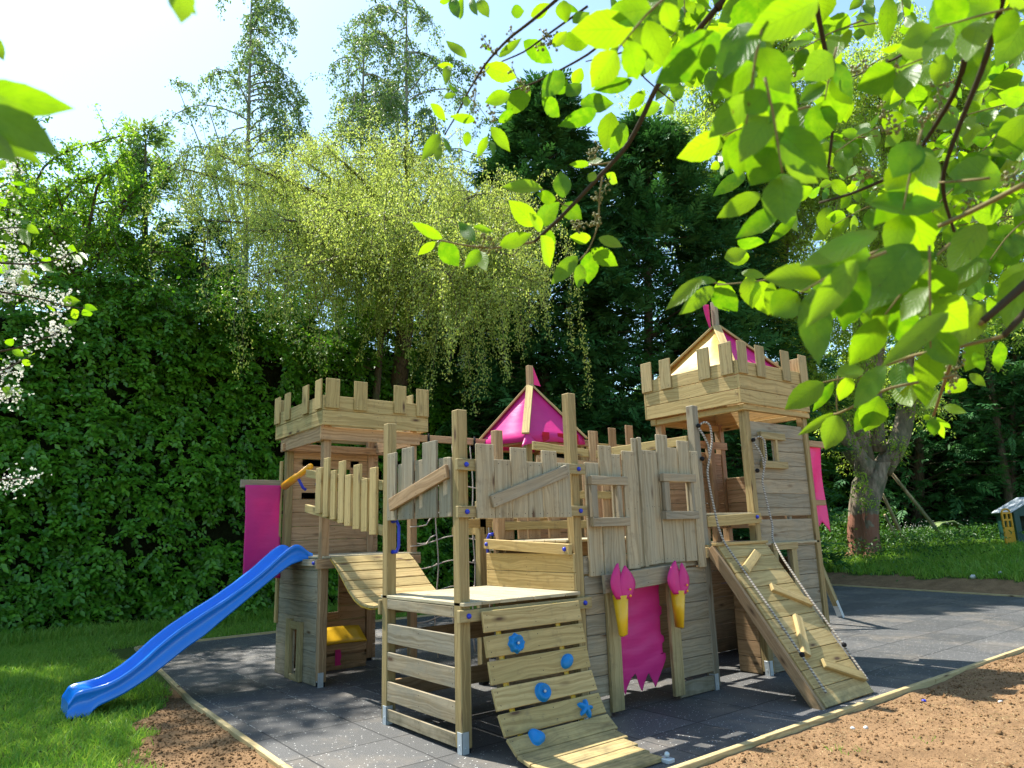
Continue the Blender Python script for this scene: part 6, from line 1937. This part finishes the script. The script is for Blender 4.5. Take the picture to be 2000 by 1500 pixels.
pix_twig(tw, [(1040, 220), (1130, 370), (1290, 500)], (1.5, 1.6), 0.003, 0.002, **A25)
pix_twig(twl, [(640, 925), (700, 950), (745, 1000), (790, 1010)], 1.6, 0.0025, 0.0015, **A25)
pix_twig(tw, [(470, -60), (500, 100), (530, 250), (575, 420), (570, 600), (545, 820)], (1.1, 1.3), 0.006, 0.003, **B25)
pix_twig(tw, [(1240, 60), (1230, 200), (1180, 430), (1050, 640), (930, 830), (650, 950), (500, 990)], (1.0, 1.4), 0.0075, 0.003, **B25)
pix_twig(tw, [(1400, -40), (1370, 100), (1300, 330), (1180, 620), (1100, 850), (1110, 980), (1160, 1130)], (0.9, 1.2), 0.007, 0.003, **B25)
pix_twig(twl, [(1520, 890), (1230, 1040), (960, 1160), (700, 1260), (560, 1330)], (0.9, 1.2), 0.005, 0.003, **B25)
pix_twig(tw, [(1200, 100), (1030, 190), (870, 290), (650, 380)], (1.2, 1.5), 0.005, 0.002, **B25)
pix_twig(twl, [(1330, 870), (1000, 900), (930, 830)], (1.0, 1.3), 0.003, 0.002, **B25)
pix_twig(twl, [(1100, 700), (690, 775), (540, 860), (410, 925), (385, 925)], (1.2, 1.4), 0.004, 0.0025, **C3)
pix_twig(twl, [(410, 925), (400, 870), (410, 700)], 1.4, 0.002, 0.0015, **C3)
pix_twig(twl, [(560, 700), (390, 725), (325, 740)], 1.4, 0.003, 0.002, **C3)
pix_twig(twl, [(1260, 380), (1100, 550), (1040, 720), (970, 935)], (1.0, 1.4), 0.005, 0.0035, **C3)
pix_twig(twl, [(1380, 470), (1060, 545), (870, 575), (690, 640)], (1.0, 1.2), 0.004, 0.003, **C3)
pix_twig(twl, [(560, 20), (540, 30), (480, 60), (-60, 150), (-300, 170)], (1.2, 1.45), 0.003, 0.002, **C3)
pix_twig(twl, [(-260, 165), (-380, 150)], 1.45, 0.002, 0.0015, **C3)
for e in ((1300, 600, 1372, 545, 30), (1330, 612, 1395, 560, 30), (1440, 610, 1395, 562, 46), (1470, 600, 1462, 540, 38), (1500, 615, 1480, 548, 46), (1345, 545, 1400, 550, 16), (1460, 490, 1415, 505, 30), (1495, 480, 1440, 470, 34)):
    pix_leaf(lv, e[2], e[3], e[0], e[1], e[4], 1.4)
# spent flower stalks with green buds
def raceme(mb, mt, x, y, dx, dy, d, n=20, s_=0.0032, mat=None):
    p = np.array([at(x + dx * u, y + dy * u + 8 * math.sin(u * 3), d) for u in np.linspace(0, 1, 8)])
    mt.tube(p, np.linspace(0.0014, 0.0007, 8), 4)
    for k in range(n):
        u = rng.random(); i = int(u * 7); q = p[min(i, 7)] + rdir(1)[0] * rng.uniform(0.006, 0.017)
        mt.tube([p[min(i, 7)], q], 0.0005, 3)
        mb.ball(q, s_ * rng.uniform(0.7, 1.3), 5, 3)
for (x, y, dx, dy, d) in ((975, 110, -35, -45, 1.6), (990, 100, 10, -50, 1.6), (955, 130, -30, 20, 1.6), (1000, 130, 30, 50, 1.6), (930, 175, -10, 60, 1.6), (950, 190, 20, 45, 1.6), (1050, 90, 45, -30, 1.55), (1060, 60, 30, 30, 1.55), (960, 470, -25, -30, 1.6), (935, 480, 40, -6, 1.6), (1000, 460, -20, -20, 1.6), (1150, 300, 20, -20, 1.6), (1140, 435, -25, 0, 1.6), (1170, 440, -10, -25, 1.6), (1185, 360, -20, 25, 1.6),
                          (1690, 130, -40, 10, 1.3), (1730, 120, 30, 30, 1.3), (1760, 240, -40, 10, 1.3), (1800, 230, 30, -20, 1.3), (1700, 330, -30, 10, 1.3), (1620, 330, -40, -10, 1.4), (1830, 170, 20, 50, 1.2), (1880, 390, 30, 10, 1.2), (1990, 330, -40, 20, 1.1), (1850, 700, 15, -40, 1.3), (1860, 680, 20, 30, 1.3), (1740, 240, -20, -40, 1.4), (1560, 120, -20, 30, 1.5), (1850, 720, 10, 30, 1.3), (1870, 690, -5, 40, 1.3)):
    raceme(bud, bud, x, y, dx, dy, d)
# limbs and trunk out of frame to the right of the camera
def limb(mb, pts, r0, r1):
    mb.tube(resample(np.array(pts, float), 16), np.linspace(r0, r1, 16), 10)
e1, e2, e3 = at(1400, 16, 1.35), at(1896, 24, 1.0), at(1960, -16, 0.9)
e4, e5, e6 = at(2008, 356, 0.9), at(1096, -8, 1.5), at(1588, -24, 1.1)
tb = MB()
T0 = A(1.9, -7.2, 0)
limb(tb, [T0, T0 + A(0.03, 0.05, 1.2), T0 + A(-0.1, 0.2, 2.4), T0 + A(-0.3, 0.3, 3.4)], 0.16, 0.09)
hub = at(1900, -330, 1.25)
limb(tb, [T0 + A(-0.08, 0.15, 2.1), T0 * 0.6 + hub * 0.4 + A(0, 0, 1.3), hub], 0.06, 0.02)
for e_, r_ in ((e1, 0.0085), (e2, 0.0075), (e3, 0.007), (e5, 0.0055), (e6, 0.006), (at(1146, -20, 1.5), 0.005)):
    limb(tb, [hub, (hub + e_) / 2 + A(0, 0, 0.04), e_], 0.014, r_)
hub2 = at(2260, 330, 1.0)
limb(tb, [T0 + A(-0.1, 0.2, 2.4), T0 * 0.5 + hub2 * 0.5 + A(0, 0, 1.3), hub2], 0.04, 0.012)
limb(tb, [hub2, e4], 0.01, 0.005); limb(tb, [hub2, at(1920, 627, 1.0)], 0.01, 0.005); limb(tb, [hub2, at(1960, 656, 1.0)], 0.01, 0.004)
trk = tb.build("trunk", M_TWIG, tree_r)
tw.build("branch", M_TWIG, tree_r); twl.build("young_shoot", M_TWIGL, tree_r); tag(bud.build("flower_buds", L_BUD, tree_r), kind='stuff')
lv.build("leaves", L_CHERRY, tree_r)

# left tree with white blossom
tree_l = empty("bird_cherry_tree", (-6.3, -2.6, 0.0), "bird cherry in white blossom reaching in from the picture's left edge", "tree")
lv = MB(); tw = Many(); fl_ = MB()
O3 = dict(ox=0, oy=300, sc=3.0)
dL = 2.6
for pts in ([(-160, 780), (0, 810), (130, 830), (270, 860), (400, 900), (480, 905), (500, 905)], [(-160, 620), (0, 640), (150, 650), (330, 630), (400, 590), (440, 575)], [(-160, 1190), (100, 1140), (200, 1105), (300, 1070), (380, 1020), (400, 1000)],
            [(-160, 1300), (50, 1260), (130, 1210), (170, 1190)], [(-160, 1420), (0, 1400), (80, 1392)], [(-160, 460), (0, 440), (120, 430)], [(-160, 240), (0, 200), (60, 170)], [(-160, 340), (60, 330)], [(-160, 1920), (100, 1905), (200, 1900)], [(-160, 1340), (0, 1290), (100, 1270)]):
    pix_twig(tw, pts, (2.45, dL), 0.006, 0.002, **O3)
LL = """40,190,125,245,42;60,165,155,185,30;150,200,212,240,36;60,325,130,350,32;125,415,165,385,36;170,412,222,390,28;160,420,222,466,46;120,440,166,507,52;0,530,46,556,32;105,545,165,572,40;175,575,246,600,36;255,630,292,605,42;
240,650,302,692,42;410,580,430,530,46;450,580,517,597,32;425,590,482,627,40;120,690,246,727,38;105,715,172,772,62;365,870,456,860,62;280,890,315,927,46;425,910,450,972,50;485,890,572,916,38;490,910,532,962,52;380,1000,447,985,38;
370,1020,386,1047,38;40,1120,72,1093,42;70,1150,142,1187,42;165,1180,212,1192,40;130,1210,182,1242,36;85,1240,142,1267,32;10,1200,52,1237,46;15,1390,52,1373,32;65,1385,147,1397,32;110,1400,122,1437,30;0,260,30,310,50;-10,620,50,610,46;
0,700,40,650,40;-20,90,40,40,46;-10,140,30,170,40;140,1160,180,1150,30;-10,330,30,380,44;20,470,60,520,40;60,1390,40,1430,36"""
for e in LL.replace("\n", "").split(";"):
    q = [float(x) for x in e.split(",")]
    pix_leaf(lv, q[0] / 3, 300 + q[1] / 3, q[2] / 3, 300 + q[3] / 3, q[4] / 3, dL * rng.uniform(0.95, 1.03))
FC = "30,430;90,430;60,470;30,590;60,610;130,640;190,650;370,600;400,615;340,600;50,660;80,700;20,740;60,740;100,760;40,830;170,800;230,820;300,840;250,860;340,870;390,840;390,925;330,910;300,1010;290,1060;330,1050;350,1040;160,1100;240,1110;80,60;60,90;10,170;30,240;20,1240;60,1290;110,1265;30,1420;10,1440;90,1430;60,1400;90,1905;150,1900;200,1895;30,1920;20,1390;10,60;50,20;20,560;100,670;150,690;40,700;10,790;70,800;200,850"
for e in FC.split(";"):
    x, y = [float(v) for v in e.split(",")]
    c0 = at(x / 3, 300 + y / 3, dL); dd_ = rdir(1)[0] * 0.03
    for k in range(20):
        p = c0 + dd_ * rng.uniform(-1.4, 1.4) + rng.normal(size=3) * 0.015
        for j in range(4):
            a_ = rng.random() * 6.28; dv_ = rdir(1)[0] * 0.006
            sd = unit(np.cross(dv_, rdir(1)[0])) * 0.0035
            fl_.add([p, p + dv_ * 0.6 + sd, p + dv_, p + dv_ * 0.6 - sd], [[0, 1, 2, 3]], [(0, 0)] * 4, rng.random())
# near blurred leaves hanging in at the upper left
for (bx, by, tx, ty, w_, d) in ((-70, 175, 135, 212, 62, 0.62), (-50, 190, 108, 300, 70, 0.60), (-60, 225, 72, 308, 46, 0.64), (-30, 175, 40, 246, 60, 0.7), (345, -50, 356, 44, 60, 0.55), (320, -40, 378, 22, 40, 0.58), (-30, 60, 8, 118, 30, 0.8), (-40, 250, 20, 310, 40, 0.6)):
    pix_leaf(lv, bx, by, tx, ty, w_, d)
tb = MB(); T1 = A(-6.3, -2.6, 0)
limb(tb, [T1, T1 + A(0.1, 0, 1.2), T1 + A(0.2, 0.1, 2.6), T1 + A(0.3, 0.2, 4.0)], 0.15, 0.06)
hubl = at(-420, 600, 2.5)
limb(tb, [T1 + A(0.12, 0, 1.6), (T1 + A(0.1, 0, 1.9)) * 0.4 + hubl * 0.6, hubl], 0.05, 0.02)
for (x, y) in ((-53, 560), (-53, 507), (-53, 697), (-53, 733), (-53, 773), (-53, 453), (-53, 380), (-53, 413), (-53, 940), (-53, 747)):
    limb(tb, [hubl, at(x, y, 2.45)], 0.012, 0.006)
hub3 = at(-260, 20, 0.75)
limb(tb, [T1 + A(0.2, 0.1, 2.5), (T1 + A(0.2, 0.1, 2.9)) * 0.4 + hub3 * 0.6 + A(0, 0, 0.3), hub3], 0.03, 0.006)
limb(tb, [hub3, at(-60, 180, 0.62)], 0.004, 0.002); limb(tb, [hub3, at(100, -160, 0.6), at(345, -60, 0.56)], 0.004, 0.002); limb(tb, [at(-60, 180, 0.62), at(-60, 240, 0.62)], 0.002, 0.002)
tb.build("trunk", M_TWIG, tree_l); tw.build("branch", M_TWIG, tree_l); lv.build("leaves", L_CHERRY, tree_l); fl_.build("blossom", L_FLOWER, tree_l)
